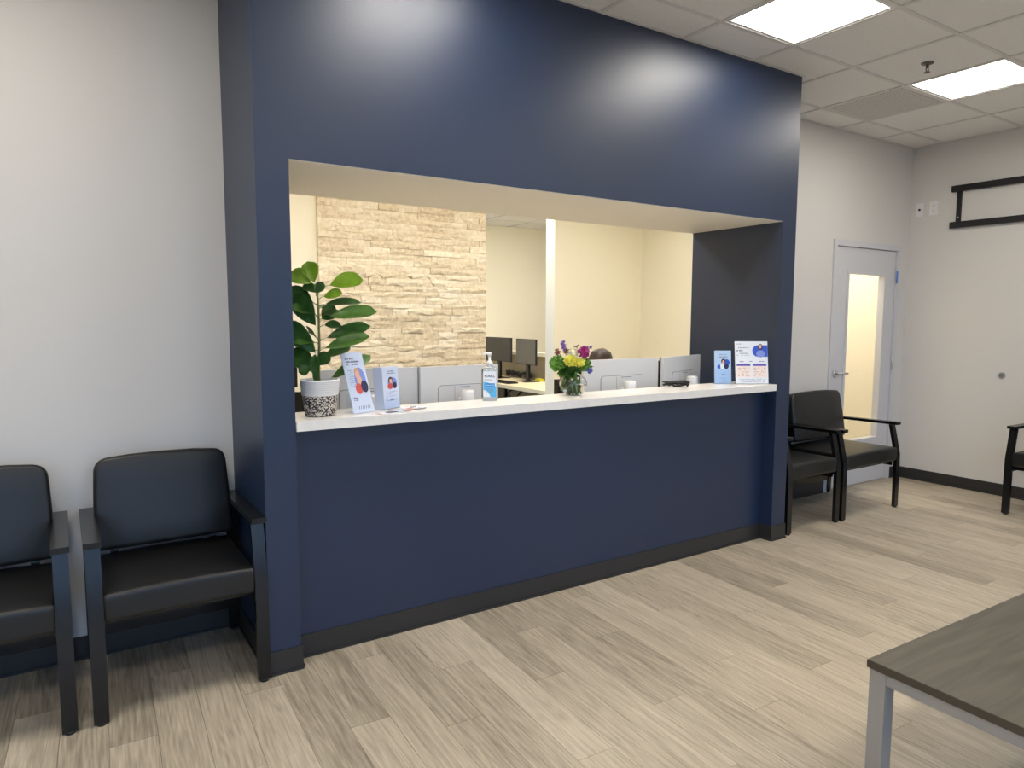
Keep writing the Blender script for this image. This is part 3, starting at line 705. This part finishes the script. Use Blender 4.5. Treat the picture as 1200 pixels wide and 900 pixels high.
# letter size flyer
p0, p1 = Vector((3.062, .138, 0)), Vector((3.252, .030, 0)); c = (p0+p1)/2; W, Hh = .222, .285
t = thing('flyer_stand', 'white letter size flyer with blue portrait in clear tilted stand', 'flyer', (c.x, c.y, ZC), math.atan2(p1.y-p0.y, p1.x-p0.x))
rt = (R(-9), 0, 0)
b = NB(); box(b, -W/2, W/2, 0, .0015, .004, Hh); fo = obj('flyer', b, M_PAPER_W, t, None, rt)
tb, pb = NB(), NB(); y = -.0006
words(tb, -.45*W, -.3*W, .93*Hh, .022*Hh, 71, y, 1, 1); words(tb, -.4*W, -.06*W, .84*Hh, .026*Hh, 72, y, 1, 1); words(tb, -.46*W, -.27*W, .77*Hh, .034*Hh, 73, y, 0, 1); words(tb, -.36*W, -.1*W, .71*Hh, .02*Hh, 74, y, 0); words(tb, -.46*W, -.06*W, .67*Hh, .014*Hh, 75, y, 1)
words(tb, -.36*W, -.24*W, .52*Hh, .024*Hh, 76, y, 0, 1); words(tb, -.06*W, .02*W, .52*Hh, .024*Hh, 77, y, 0, 1); words(tb, .22*W, .38*W, .52*Hh, .024*Hh, 78, y, 0, 1)
for k in range(5):
    for a in (-.42, .06): words(tb, a*W, (a+.34)*W, (.37-.045*k)*Hh, .014*Hh, 80+k+int(a*100), y-.0003, 1, .55)
for k in range(3): words(tb, -.4*W, .4*W, (.11-.03*k)*Hh, .014*Hh, 95+k, y-.0002, 1)
ov = ell(.24*W, .775*Hh, .2*W, .135*Hh)
poly(pb, [(.22*W, .64*Hh), (.495*W, .64*Hh), (.495*W, .91*Hh), (.22*W, .91*Hh)], y, 6); poly(pb, ell(.2*W, .775*Hh, .17*W, .135*Hh), y-.00005, 6)
poly(pb, ell(.28*W, .87*Hh, .07*W, .075*Hh), y-.0001, 4); poly(pb, ell(.275*W, .88*Hh, .045*W, .05*Hh), y-.0002, 2); poly(pb, ell(.28*W, .71*Hh, .13*W, .085*Hh), y-.0002, 0)
for a in (-.46, .03): poly(pb, [(a*W, .425*Hh), ((a+.42)*W, .425*Hh), ((a+.42)*W, .475*Hh), (a*W, .475*Hh)], y, 8); poly(pb, [(a*W, .16*Hh), ((a+.42)*W, .16*Hh), ((a+.42)*W, .415*Hh), (a*W, .415*Hh)], y, 9)
for q in (tb, pb): q.faces.ensure_lookup_table(); q.faces[0].tag = True
obj('printed_text', tb, [M_INK, M_INKG], fo)['kind'] = 'stuff'; obj('printed_portrait', pb, PICM+[M_VIOLET, M_PEACH], fo)['kind'] = 'stuff'
b = NB(); box(b, -W/2-.004, W/2+.004, .003, .0055, 0, Hh*.98, rot=Matrix.Rotation(R(-9), 3, 'X')); box(b, -W/2-.004, W/2+.004, 0, .045, 0, .0025); obj('acrylic_stand', b, M_ACRYL, t)
# loose cards in front of the leaflets
rc = random.Random(11); cm = [M_TAN, M_PAPER_W, M_INK, M_TAN, M_PAPER_C, M_RED, M_PAPER_W, M_TAN, M_INKG]
for k in range(9):
    x, y = .535+.027*k, .030+.014*k+rc.uniform(-.02, .02)
    b = NB(); box(b, -.042, .042, -.026, .026, 0, .0006); o = obj('business_card', b, M_PAPER_W if cm[k] != M_PAPER_W else M_PAPER_W, None, (x, y, ZC+.0001+.0007*k), (0, 0, rc.uniform(-.9, .9)))
    b = NB(); box(b, -.038, rc.uniform(-.01, .036), -.022, .02, .0006, .0008); obj('printed_block', b, cm[k], o)
    if k % 2: 
        b = NB(); box(b, .012, .036, -.015, .004, .0008, .001); obj('printed_mark', b, M_INK, o)
    tag(o, 'small printed card lying loose in front of the leaflet stack', 'card', 'loose cards on the counter')

# ------------------------------------------------------------------ hand sanitizer
def text_mesh(s, size, name, m, parent, loc, rot, bold=0):
    cu = bpy.data.curves.new('txt', 'FONT'); cu.body = s; cu.size = size; cu.align_x = 'CENTER'; cu.align_y = 'CENTER'; cu.offset = bold; cu.extrude = .0001; cu.resolution_u = 3
    to = bpy.data.objects.new('txt', cu); C.objects.link(to); dg = bpy.context.evaluated_depsgraph_get()
    me = bpy.data.meshes.new_from_object(to.evaluated_get(dg)); bpy.data.objects.remove(to); me.materials.clear(); me.materials.append(m)
    for p in me.polygons: p.material_index = 0
    return link(name, me, parent, loc, rot)
t = thing('hand_sanitizer', 'clear pump bottle of hand sanitizer with blue label on counter', 'bottle', (1.197, .205, ZC), R(-28))
def sq_loft(b, secs, n=32, p=4.0):
    rings = []
    for (z, a, c) in secs:
        rg = []
        for i in range(n):
            th = 2*math.pi*i/n; cs, sn = math.cos(th), math.sin(th); k = (abs(cs)**p+abs(sn)**p)**(-1/p); rg.append(b.verts.new((a*cs*k, c*sn*k, z)))
        rings.append(rg)
    for u_, v_ in zip(rings, rings[1:]):
        for i in range(n): f = b.faces.new((u_[i], u_[(i+1) % n], v_[(i+1) % n], v_[i])); f.smooth = True
    b.faces.new(rings[0][::-1]); b.faces.new(rings[-1])
b = NB(); sq_loft(b, [(.0008, .038, .022), (.005, .042, .026), (.02, .043, .027), (.12, .043, .027), (.155, .043, .027), (.170, .041, .025), (.178, .030, .020), (.182, .016, .016), (.186, .014, .014)])
bo = obj('bottle_body', b, M_GEL, t)
b = NB(); lathe(b, [(0, .184), (.0175, .184), (.0175, .199), (.012, .206), (.0065, .212), (.0065, .236), (0, .236)], 24); pm = obj('pump_collar', b, M_WHITE, t)
b = NB(); cyl(b, (0, 0, .232), (0, 0, .252), .0095, 14); tube(b, [(0, 0, .247), (-.02, 0, .248), (-.036, 0, .243), (-.038, 0, .236)], [.007, .006, .0055, .005], 10); obj('pump_spout', b, M_WHITE, pm)
b = NB(); cyl(b, (0, 0, .012), (0, 0, .184), .0025, 8); obj('dip_tube', b, M_WHITE, t)
lb = NB()
ly_ = -.0276
def lpoly(pts, mi, dy=0): poly(lb, pts, ly_-dy, mi)
lpoly([(-.033, .022), (.033, .022), (.033, .155), (-.033, .155)], 0)
lpoly([(-.033, .1), (-.033, .06), (-.012, .052), (.006, .022), (.033, .022), (.033, .075), (-.01, .098)], 1, .0001)
lpoly([(-.024, .074), (.026, .074), (.026, .094), (-.024, .094)], 2, .0002)
for k in range(3): words(lb, -.022, .02, .064-.008*k, .005, 120+k, ly_-.0003, 4, .9)
words(lb, -.026, .016, .110, .005, 130, ly_-.0003, 4, .8)
lb.faces.ensure_lookup_table(); lb.faces[0].tag = True
lo_ = obj('front_label', lb, [M_PAPER_W, M_CYAN, M_CYAN2, M_INK, M_INKG], t)
text_mesh('PURELL', .0165, 'logo_text', M_INK, lo_, (0, ly_-.0004, .130), (R(90), 0, 0), .0004)
text_mesh('Advanced', .0105, 'label_text', M_PAPER_W, lo_, (0, ly_-.0004, .084), (R(90), 0, 0))

# ------------------------------------------------------------------ flower vase
VC = Vector((1.735, .185, ZC)); VPM = 208.0
t = thing('flower_vase', 'round glass bowl vase holding mixed yellow, green and purple flowers', 'vase', VC)
b = NB(); out = []
for k in range(13):
    a = -math.pi/2+.62+k*(math.pi/2+.62+.1)/12*1.02; out.append((.078*math.cos(a), .064+.064*math.sin(a)/1.0))
out = [(0, .0008), (.036, .0008), (.045, .004)]+out[1:]
inn = [(max(0, r-.003), z+(.004 if z < .03 else 0)) for r, z in out[3:]][::-1]
lathe(b, out+inn+[(.03, .0085), (0, .0085)], 36); obj('glass_bowl', b, M_GLASSV, t)
def vp(cx, cy, dep=0):
    X = (640+cx/11.25-671)/VPM; Y = (463-(390+cy/11.25))/VPM
    return RT*X+Vector((0, 0, 1))*Y+Vector((F.x, F.y, 0)).normalized()*dep
q = random.Random(5)
# stems inside the bowl
b = NB()
for k in range(16):
    a = q.uniform(0, 6.28); r1 = q.uniform(.01, .05); r2 = q.uniform(.02, .055); a2 = a+2.6+q.uniform(-.5, .5)
    tube(b, [(r1*math.cos(a), r1*math.sin(a), .014), (0, 0, .07+q.uniform(-.02, .02)), (r2*math.cos(a2), r2*math.sin(a2), .135)], .0028, 6)
obj('stems', b, M_STEMG, t)
def petal(b, c, d, L, w_, mi=0, curl=.25):
    d = Vector(d).normalized(); s = d.cross(Vector((q.uniform(-1, 1), q.uniform(-1, 1), q.uniform(-1, 1)))).normalized(); n = d.cross(s)
    c = Vector(c); pts = [c-s*w_*.15, c+s*w_*.15, c+d*L*.6+s*w_*.5+n*L*curl*.4, c+d*L+n*L*curl, c+d*L*.6-s*w_*.5+n*L*curl*.4]
    v = [b.verts.new(p) for p in pts]; f = b.faces.new(v); f.material_index = mi; f.smooth = False
def blossom(name, c, r, m, n=90, L=.35, W=.3, flat=1.0):
    b = NB(); sphere(b, c, r*.7, r*.7, r*.7*flat, 10, 7)
    for k in range(n):
        u = q.uniform(-1, 1); a = q.uniform(0, 6.28); s = math.sqrt(1-u*u); d = Vector((s*math.cos(a), s*math.sin(a), u*flat))
        petal(b, Vector(c)+d*r*.62, d+Vector((q.uniform(-.5, .5), q.uniform(-.5, .5), q.uniform(-.5, .5))), r*L*1.3, r*W*1.3)
    b.faces.ensure_lookup_table(); b.faces[0].tag = True
    return obj(name, b, m, t)
def fleaf(bs, tp, w_, m, d0=0, d1=0):
    A = vp(*bs, d0); B = vp(*tp, d1); ax = B-A; L = ax.length; ax.normalize(); nn = (Vector((q.uniform(-.4, .4), -1, q.uniform(.1, .9)))); nn = (nn-ax*nn.dot(ax)).normalized(); sd = ax.cross(nn); w_ = w_/11.25/VPM
    b = NB(); g = []
    for i in range(7):
        f = i/6; h = math.sin(math.pi*f)**.8*w_/2+.0006; g.append([b.verts.new(A+ax*L*f+sd*h*s+nn*(abs(s)*h*.3-.12*L*f*f)) for s in (-1, 0, 1)])
    for i in range(6):
        for j in (0, 1): b.faces.new((g[i][j], g[i][j+1], g[i+1][j+1], g[i+1][j])).smooth = True
    bmesh.ops.solidify(b, geom=b.faces[:], thickness=.0005); obj('leaf', b, m, t)
blossom('green_blossom', vp(135, 400, -.02), .050, M_PG, 130, .3, .28)
blossom('yellow_carnation', vp(300, 360, -.055), .036, M_PY, 110, .4, .42, .75)
blossom('yellow_carnation', vp(415, 385, -.05), .031, M_PY, 90, .4, .42, .75)
blossom('cream_blossom', vp(345, 270, -.01), .032, M_PW, 80, .4, .35)
blossom('magenta_blossom', vp(470, 255, -.03), .031, M_PM, 80, .45, .4)
blossom('purple_blossom', vp(505, 225, -.01), .021, M_PP, 50, .5, .45)
blossom('green_blossom', vp(510, 420, -.01), .036, M_PG, 80, .4, .35)
blossom('blue_blossom', vp(555, 490, -.03), .016, M_PB, 36, .5, .5)
blossom('purple_bud', vp(570, 190, .0), .009, M_PP, 16, .5, .5)
blossom('red_bud', vp(140, 255, -.01), .018, M_BUD, 30, .5, .4)
blossom('red_bud', vp(255, 240, .0), .018, M_BUD, 30, .5, .4)
for k in range(5): blossom('purple_spike', vp(210+q.uniform(-14, 14), 205-k*20, 0), .013-.001*k, M_PP, 18, .6, .5)
b = NB()
for tp in ((210, 200), (570, 195), (400, 170), (140, 255), (310, 210), (620, 440)): tube(b, [vp(330, 480, 0), vp((330+tp[0])/2+10, (480+tp[1])/2, 0), vp(*tp, 0)], .0018, 6)
obj('flower_stalks', b, M_STEMG, t)
for k in range(3): blossom('bud', vp(365+k*22, 190-k*12, 0), .006, M_BUD, 10, .6, .5)
for k in range(34):
    a = q.uniform(0, 6.28); c0 = (300+q.uniform(-70, 90), 500+q.uniform(-30, 30)); L = q.uniform(90, 200)
    tp = (c0[0]+L*math.cos(a)*1.15, c0[1]-abs(L*math.sin(a))*.75+30); fleaf(c0, tp, q.uniform(50, 95), (M_LEAF_M, M_PG, M_STEMG)[k % 3], q.uniform(-.03, .04), q.uniform(-.06, .06))
for k in range(22): fleaf((300+q.uniform(-60, 60), 580), (190+(k*61) % 260+q.uniform(-20, 20), 700+q.uniform(-90, 80)), 80, (M_LEAF_M, M_PG)[k % 2], q.uniform(-.01, .03), q.uniform(-.03, .03))
b = NB(); lathe(b, [(0, .0095), (.041, .0095), (.06, .025), (.071, .045), (.0742, .062), (0, .062)], 30); obj('water', b, M_WATER, t)

# ------------------------------------------------------------------ coiled black cable on counter
b = NB(); pts = []
for k in range(150):
    a = k*.26; rr = 1+.22*math.sin(k*.31)+.12*math.sin(k*.77)
    pts.append((.070*rr*math.cos(a), .038*rr*math.sin(a), .006+.022*abs(math.sin(k*.19))+.010*(k/150)))
tube(b, pts, .0046, 6); o = obj('cable_coil', b, M_BLACK_M, None, (2.575, .20, ZC), (0, 0, R(-25)))
tag(o, 'loose coil of thin black cable lying on the counter', 'cable')

# ------------------------------------------------------------------ reception desk and computers behind the counter
t = thing('reception_desk', 'cream work desk behind the counter carrying the pale computers', 'desk', (0, 0, 0))
b = NB(); box(b, OL+.02, OR-.02, .155, .98, .705, .735); obj('desk_top', b, M_DESKC, t)
for x in (.2, 1.65, 3.2):
    b = NB(); box(b, x-.02, x+.02, .2, .94, 0, .705); obj('leg_panel', b, M_DESKC, t)
def aio(x, y, rz, W, Hh, ztop, label):
    t = thing('desktop_computer', label, 'computer', (x, y, .735), R(rz)); z1 = ztop-.735; z0 = z1-Hh
    b = NB(); box(b, -W/2, W/2, 0, .022, z0, z1); bevel(b, .006, 2); sh = obj('rear_shell', b, M_GREYW, t, smooth=True)
    b = NB(); box(b, -W/2+.002, W/2-.002, .0222, .034, z0+.002, z1-.002); obj('screen', b, M_BLACK_M, t)
    # service cover: a rounded plate in a shallow groove
    pw, pt = W*.56, z1-.105
    def rr(x0, x1, a0, a1, r, n=5):
        P = []
        for cx, cz, s in ((x1-r, a1-r, 0), (x0+r, a1-r, 90), (x0+r, a0+r, 180), (x1-r, a0+r, 270)):
            for i in range(n+1): th = R(s+90*i/n); P.append((cx+r*math.cos(th), cz+r*math.sin(th)))
        return P
    def slab(pts, ya, yb):
        b = NB(); A = [b.verts.new((p[0], ya, p[1])) for p in pts]; B = [b.verts.new((p[0], yb, p[1])) for p in pts]; n = len(pts)
        b.faces.new(A); b.faces.new(B[::-1])
        for i in range(n): b.faces.new((A[i], B[i], B[(i+1) % n], A[(i+1) % n]))
        return b
    obj('cover_groove', slab(rr(-pw/2-.003, pw/2+.003, z0+.02, pt+.003, .022), -.0008, .001), M_SEAM, sh)
    obj('service_cover', slab(rr(-pw/2, pw/2, z0+.023, pt, .02), -.0035, 0), M_GREYW, sh)
    b = NB(); box(b, -.0008, .0008, -.0041, -.0036, z0+.03, pt-.004, loc=(-W*.08, 0, 0)); box(b, -W*.02, W*.12, -.0041, -.0036, pt-.012, pt-.008); obj('cover_vent', b, M_SEAM, sh)
    # neck and base of the stand
    b = NB(); prof = [(.0, .004), (.038, .004), (.038, .34), (.036, .368), (.03, .376), (0, .376)]
    lathe(b, prof, 24); nk = obj('stand_neck', b, M_WHITE, t, (0, -.072, 0)); 
    b = NB(); cyl(b, (0, -.04, .31), (0, 0, .31), .024, 16); obj('hinge', b, M_WHITE, nk, (0, .072-.0, 0))
    b = NB(); box(b, -.12, .12, -.13, .08, 0, .008); obj('stand_base', b, M_WHITE, t, bev=.003)
    return t
aio(.638, .475, -3, .54, .36, 1.238, 'pale grey all in one computer behind the leaflets, seen from its back')
aio(1.155, .44, 1.5, .49, .36, 1.238, 'pale grey all in one computer behind the hand sanitizer, seen from its back')
aio(2.300, .405, 0, .625, .36, 1.243, 'wide pale grey computer between flower vase and black cable, back view')
aio(2.885, .445, 16, .53, .36, 1.245, 'pale grey computer turned slightly behind the black cable, back view')
for ch in bpy.data.objects: pass
b = NB(); box(b, -.05, .05, -.02, .02, 0, .42); o = obj('upright_box', b, M_BLACK_M, None, (1.945, .50, .7355), None, bev=.004)
tag(o, 'slim black upright box between the flower vase and wide computer', 'box')
t = thing('file_sorter', 'narrow tan and dark file sorter between the two rightmost computers', 'file sorter', (3.0, .74, .7355))
b = NB(); box(b, -.05, .05, -.10, .10, 0, .02); obj('sorter_base', b, M_BLACK, t)
for k, m_ in enumerate((M_BLACK, M_DESKC, M_TAUPE)):
    b = NB(); box(b, -.04+.03*k, -.034+.03*k, -.1, .1, .02, .46-.03*k); obj('divider', b, m_, t)

# ------------------------------------------------------------------ office chairs
def office_chair(x, y, rz, label, top):
    t = thing('office_chair', label, 'chair', (x, y, 0), R(rz))
    for k in range(5):
        a = R(72*k+18); b = NB(); tube(b, [(0, 0, .10), (.15*math.cos(a), .15*math.sin(a), .09), (.29*math.cos(a), .29*math.sin(a), .065)], [.03, .022, .016], 8); lg = obj('base_spoke', b, M_BLACK, t)
        b = NB(); cx, cy = .29*math.cos(a), .29*math.sin(a); cyl(b, (cx-.02*math.sin(a), cy+.02*math.cos(a), .029), (cx+.02*math.sin(a), cy-.02*math.cos(a), .029), .029, 14); obj('caster', b, M_BLACK_M, lg)
    b = NB(); cyl(b, (0, 0, .09), (0, 0, .42), .025, 14); obj('gas_column', b, M_STEEL, t)
    b = NB(); box(b, -.24, .24, -.24, .22, .42, .49); obj('seat', b, M_BLACK_M, t, bev=.03, seg=4)
    b = NB(); box(b, -.225, .225, .22, .28, .56, 1.02); bevel(b, .028, 4); bk = obj('backrest', b, M_BLACK_M, t, smooth=True)
    b = NB(); bar(b, (0, .2, .43), (0, .29, .62), .06, .02); obj('back_bracket', b, M_BLACK, t)
    b = NB(); box(b, -.15, .15, .215, .275, top-.13, top); bevel(b, .028, 4); obj('headrest', b, M_BLACK_M, t, smooth=True)
    b = NB(); bar(b, (0, .262, 1.0), (0, .262, top-.1), .05, .014); obj('headrest_post', b, M_BLACK, t)
    for s in (-1, 1):
        b = NB(); tube(b, [(s*.22, .05, .45), (s*.29, .05, .5), (s*.29, .04, .67)], .014, 8); ar = obj('arm_post', b, M_BLACK, t)
        b = NB(); box(b, s*.29-.035, s*.29+.035, -.12, .14, .67, .695); obj('arm_pad', b, M_BLACK_M, ar, bev=.008)
    return t
office_chair(.435, 1.34, 0, 'black office chair with headrest peeking out behind the navy pillar', 1.185)

# ------------------------------------------------------------------ person at the wide computer (only the crown of the head shows)
def build_person():
    nodes, edges, rad = [], [], []
    def N(p, r, par=None):
        nodes.append(p); rad.append(r); i = len(nodes)-1
        if par is not None: edges.append((par, i))
        return i
    pel = N((0, .06, .52), (.15, .11)); ab = N((0, .05, .66), (.135, .10), pel); ch = N((0, .03, .83), (.155, .105), ab); nb = N((0, .015, .955), (.075, .06), ch); nk = N((0, 0, 1.02), (.05, .05), nb)
    h1 = N((0, -.025, 1.09), (.062, .078), nk); h2 = N((0, -.015, 1.165), (.072, .092), h1); h3 = N((0, -.005, 1.215), (.05, .066), h2)
    for s in (-1, 1):
        sh = N((s*.17, .03, .915), (.058, .055), ch); el_ = N((s*.23, -.06, .74-.005), (.043, .043), sh); wr = N((s*.13, -.28, .775), (.027, .022), el_); pa = N((s*.115, -.345, .772), (.036, .014), wr)
        for k, (dx, L) in enumerate(((-.03, .062), (-.010, .074), (.010, .070), (.029, .054))):
            a = N((s*.115+dx, -.385, .774), (.0095, .009), pa); c = N((s*.115+dx*1.15, -.385-L*.55, .776), (.0085, .008), a); N((s*.115+dx*1.2, -.385-L, .764), (.0075, .007), c)
        a = N((s*.115-s*.036, -.325, .768), (.0105, .010), pa); N((s*.115-s*.058, -.36, .764), (.0085, .008), a)
        hp = N((s*.095, .02, .515), (.085, .08), pel); kn = N((s*.12, -.38, .52), (.062, .06), hp); an = N((s*.13, -.36, .10), (.04, .042), kn); ht = N((s*.13, -.40, .05), (.042, .04), an); N((s*.14, -.53, .035), (.036, .025), ht)
    me = bpy.data.meshes.new('body'); me.from_pydata(nodes, edges, []); o = bpy.data.objects.new('tmp_body', me); C.objects.link(o)
    sk = o.modifiers.new('s', 'SKIN'); sk.use_smooth_shade = True
    for i, v in enumerate(me.skin_vertices[0].data): v.radius = rad[i]; v.use_root = (i == 0)
    ss = o.modifiers.new('u', 'SUBSURF'); ss.levels = 2; ss.render_levels = 2
    dg = bpy.context.evaluated_depsgraph_get(); m2 = bpy.data.meshes.new_from_object(o.evaluated_get(dg)); bpy.data.objects.remove(o)
    m2.materials.clear()
    for mm in (M_SKIN, M_SHIRT, M_TROUS, M_BLACK): m2.materials.append(mm)
    for p in m2.polygons:
        c = p.center; p.use_smooth = True
        if c.z < .08: k = 3
        elif c.z < .60 and not (c.z > .59): k = 2
        elif c.z < .985 and not (c.y < -.25): k = 1
        else: k = 0
        p.material_index = k
    return m2
t = thing('person', 'person with brown hair seated behind the wide pale computer', 'person', (2.80, 1.20, 0))
body = link('body', build_person(), t)
b = NB(); sphere(b, (0, .004, 1.175), .088, .105, .096, 24, 18)
for v in b.verts:
    k = mnoise.noise(v.co*28)*.006; v.co += (v.co-Vector((0, .004, 1.175))).normalized()*k
    if v.co.z < 1.15 and v.co.y < -.01: v.co.y += .05; v.co.x *= .9
    if v.co.z < 1.12: v.co.z -= .03
obj('hair', b, M_HAIR, t, smooth=True)
b = NB()
for s in (-1, 1):
    sphere(b, (s*.028, -.105, 1.135), .011, .008, .008, 10, 7, 0); sphere(b, (s*.028, -.112, 1.135), .005, .003, .005, 8, 6, 1)
obj('eyes', b, [M_PAPER_W, M_HAIRP], t)
b = NB(); tube(b, [(0, -.1, 1.14), (0, -.125, 1.105), (0, -.112, 1.095)], [.007, .012, .009], 8); obj('nose', b, M_SKIN, t, smooth=True)
b = NB(); sphere(b, (0, -.103, 1.068), .022, .008, .006, 12, 6); obj('mouth', b, M_RED, t)
b = NB()
for s in (-1, 1): sphere(b, (s*.077, .0, 1.125), .010, .018, .028, 10, 8)
obj('ears', b, M_SKIN, t)
office_chair(2.80, 1.22, 0, 'black office chair under the seated person', 1.10)

# ------------------------------------------------------------------ far work area
t = thing('back_desk', 'cream worktop with dark legs in the far office alcove', 'desk', (0, 0, 0))
b = NB(); box(b, 3.566, 4.23, 2.97, YK-.02, .70, .74); obj('desk_top', b, M_DESKC, t, bev=.003)
for y in (3.15, 3.95, 4.75):
    b = NB(); box(b, 3.66, 3.70, y-.02, y+.02, 0, .70); obj('leg', b, M_BLACK, t)
b = NB(); box(b, 4.235, 4.335, 2.95, YK, 0, 1.035); o = struct('wall_low', b, M_TAUPE)
b = NB(); box(b, 4.215, 4.355, 2.95, YK, 1.0355, 1.078); struct('trim_2', b, M_CREAM)
def monitor(x, y0, y1, z0, z1, label, m, rz=0):
    yc = (y0+y1)/2; W = y1-y0; t = thing('desktop_monitor', label, 'monitor', (x, yc, .74), R(rz))
    b = NB(); box(b, 0, .022, -W/2, W/2, z0-.74, z1-.74); obj('housing', b, M_BLACK_M, t, bev=.003)
    b = NB(); box(b, -.0012, -.0002, -W/2+.008, W/2-.008, z0-.732, z1-.748); obj('screen', b, m, t)
    b = NB(); box(b, .022, .05, -.03, .03, .008, .33); obj('stand_neck', b, M_BLACK, t)
    b = NB(); box(b, -.06, .13, -.11, .11, 0, .008); obj('stand_base', b, M_BLACK, t)
monitor(4.0, 4.32, 4.95, .957, 1.258, 'dark monitor in the far alcove beside the stone wall edge', M_DARK)
monitor(4.0, 3.77, 4.22, .945, 1.252, 'greyish monitor in the far alcove nearer the cream partition', M_DARK2, -3)
t = thing('keyboard', 'dark keyboard lying under the far alcove monitors', 'keyboard', (3.72, 4.05, .7405))
b = NB(); box(b, -.07, .07, -.21, .21, 0, .014); obj('case', b, M_BLACK_M, t, bev=.002)
b = NB()
for i in range(5):
    for j in range(14): box(b, -.06+i*.025, -.04+i*.025, -.2+j*.0287, -.176+j*.0287, .014, .019)
ko = obj('keys', b, M_BLACK, t); ko['kind'] = 'stuff'
q2 = random.Random(9); b = NB(); pts = []
for k in range(160): pts.append((.025*math.sin(k*.55)+q2.uniform(-.012, .012), .26*math.sin(k*.083+.4)+q2.uniform(-.03, .03), .012+.06*abs(math.sin(k*.37))+q2.uniform(0, .02)))
tube(b, pts, .008, 5); o = obj('cable_tangle', b, M_BLACK_M, None, (4.182, 4.42, .742)); tag(o, 'tangle of black cables on the far worktop under the monitors', 'cable')
b = NB(); pts = []
for k in range(60): pts.append((.05*math.sin(k*.9), .10*math.sin(k*.5), .02+.62*(.5+.5*math.sin(k*.21))))
tube(b, pts, .006, 5); o = obj('cable_drop', b, M_BLACK_M, None, (3.95, 4.15, 0.0)); tag(o, 'black cables hanging below the far cream worktop', 'cable')
b = NB(); box(b, -.11, .11, -.15, .15, 0, .002); o = obj('paper_sheet', b, M_PAPER_C, None, (3.72, 4.45, .7405), (0, 0, R(12))); tag(o, 'pale blue paper sheet on the far worktop', 'paper')
b = NB(); box(b, -.035, .035, -.05, .05, 0, .03); o = obj('sticky_note_pad', b, M_YEL, None, (4.19, 3.965, .7405), (0, 0, 0), bev=.003); tag(o, 'bright yellow sticky note pad on the far worktop', 'note pad')
# light switch left of the stone
t = thing('light_switch', 'light switch plate on cream wall left of the stone, behind plant leaves', 'switch', (.905, YS+.035, 1.32))
b = NB(); box(b, -.036, .036, -.006, -.0005, -.058, .058); obj('cover', b, M_WHITE, t, bev=.002)
b = NB(); box(b, -.016, .016, -.010, -.006, -.032, .032); obj('rocker', b, M_GREYW, t, bev=.002)
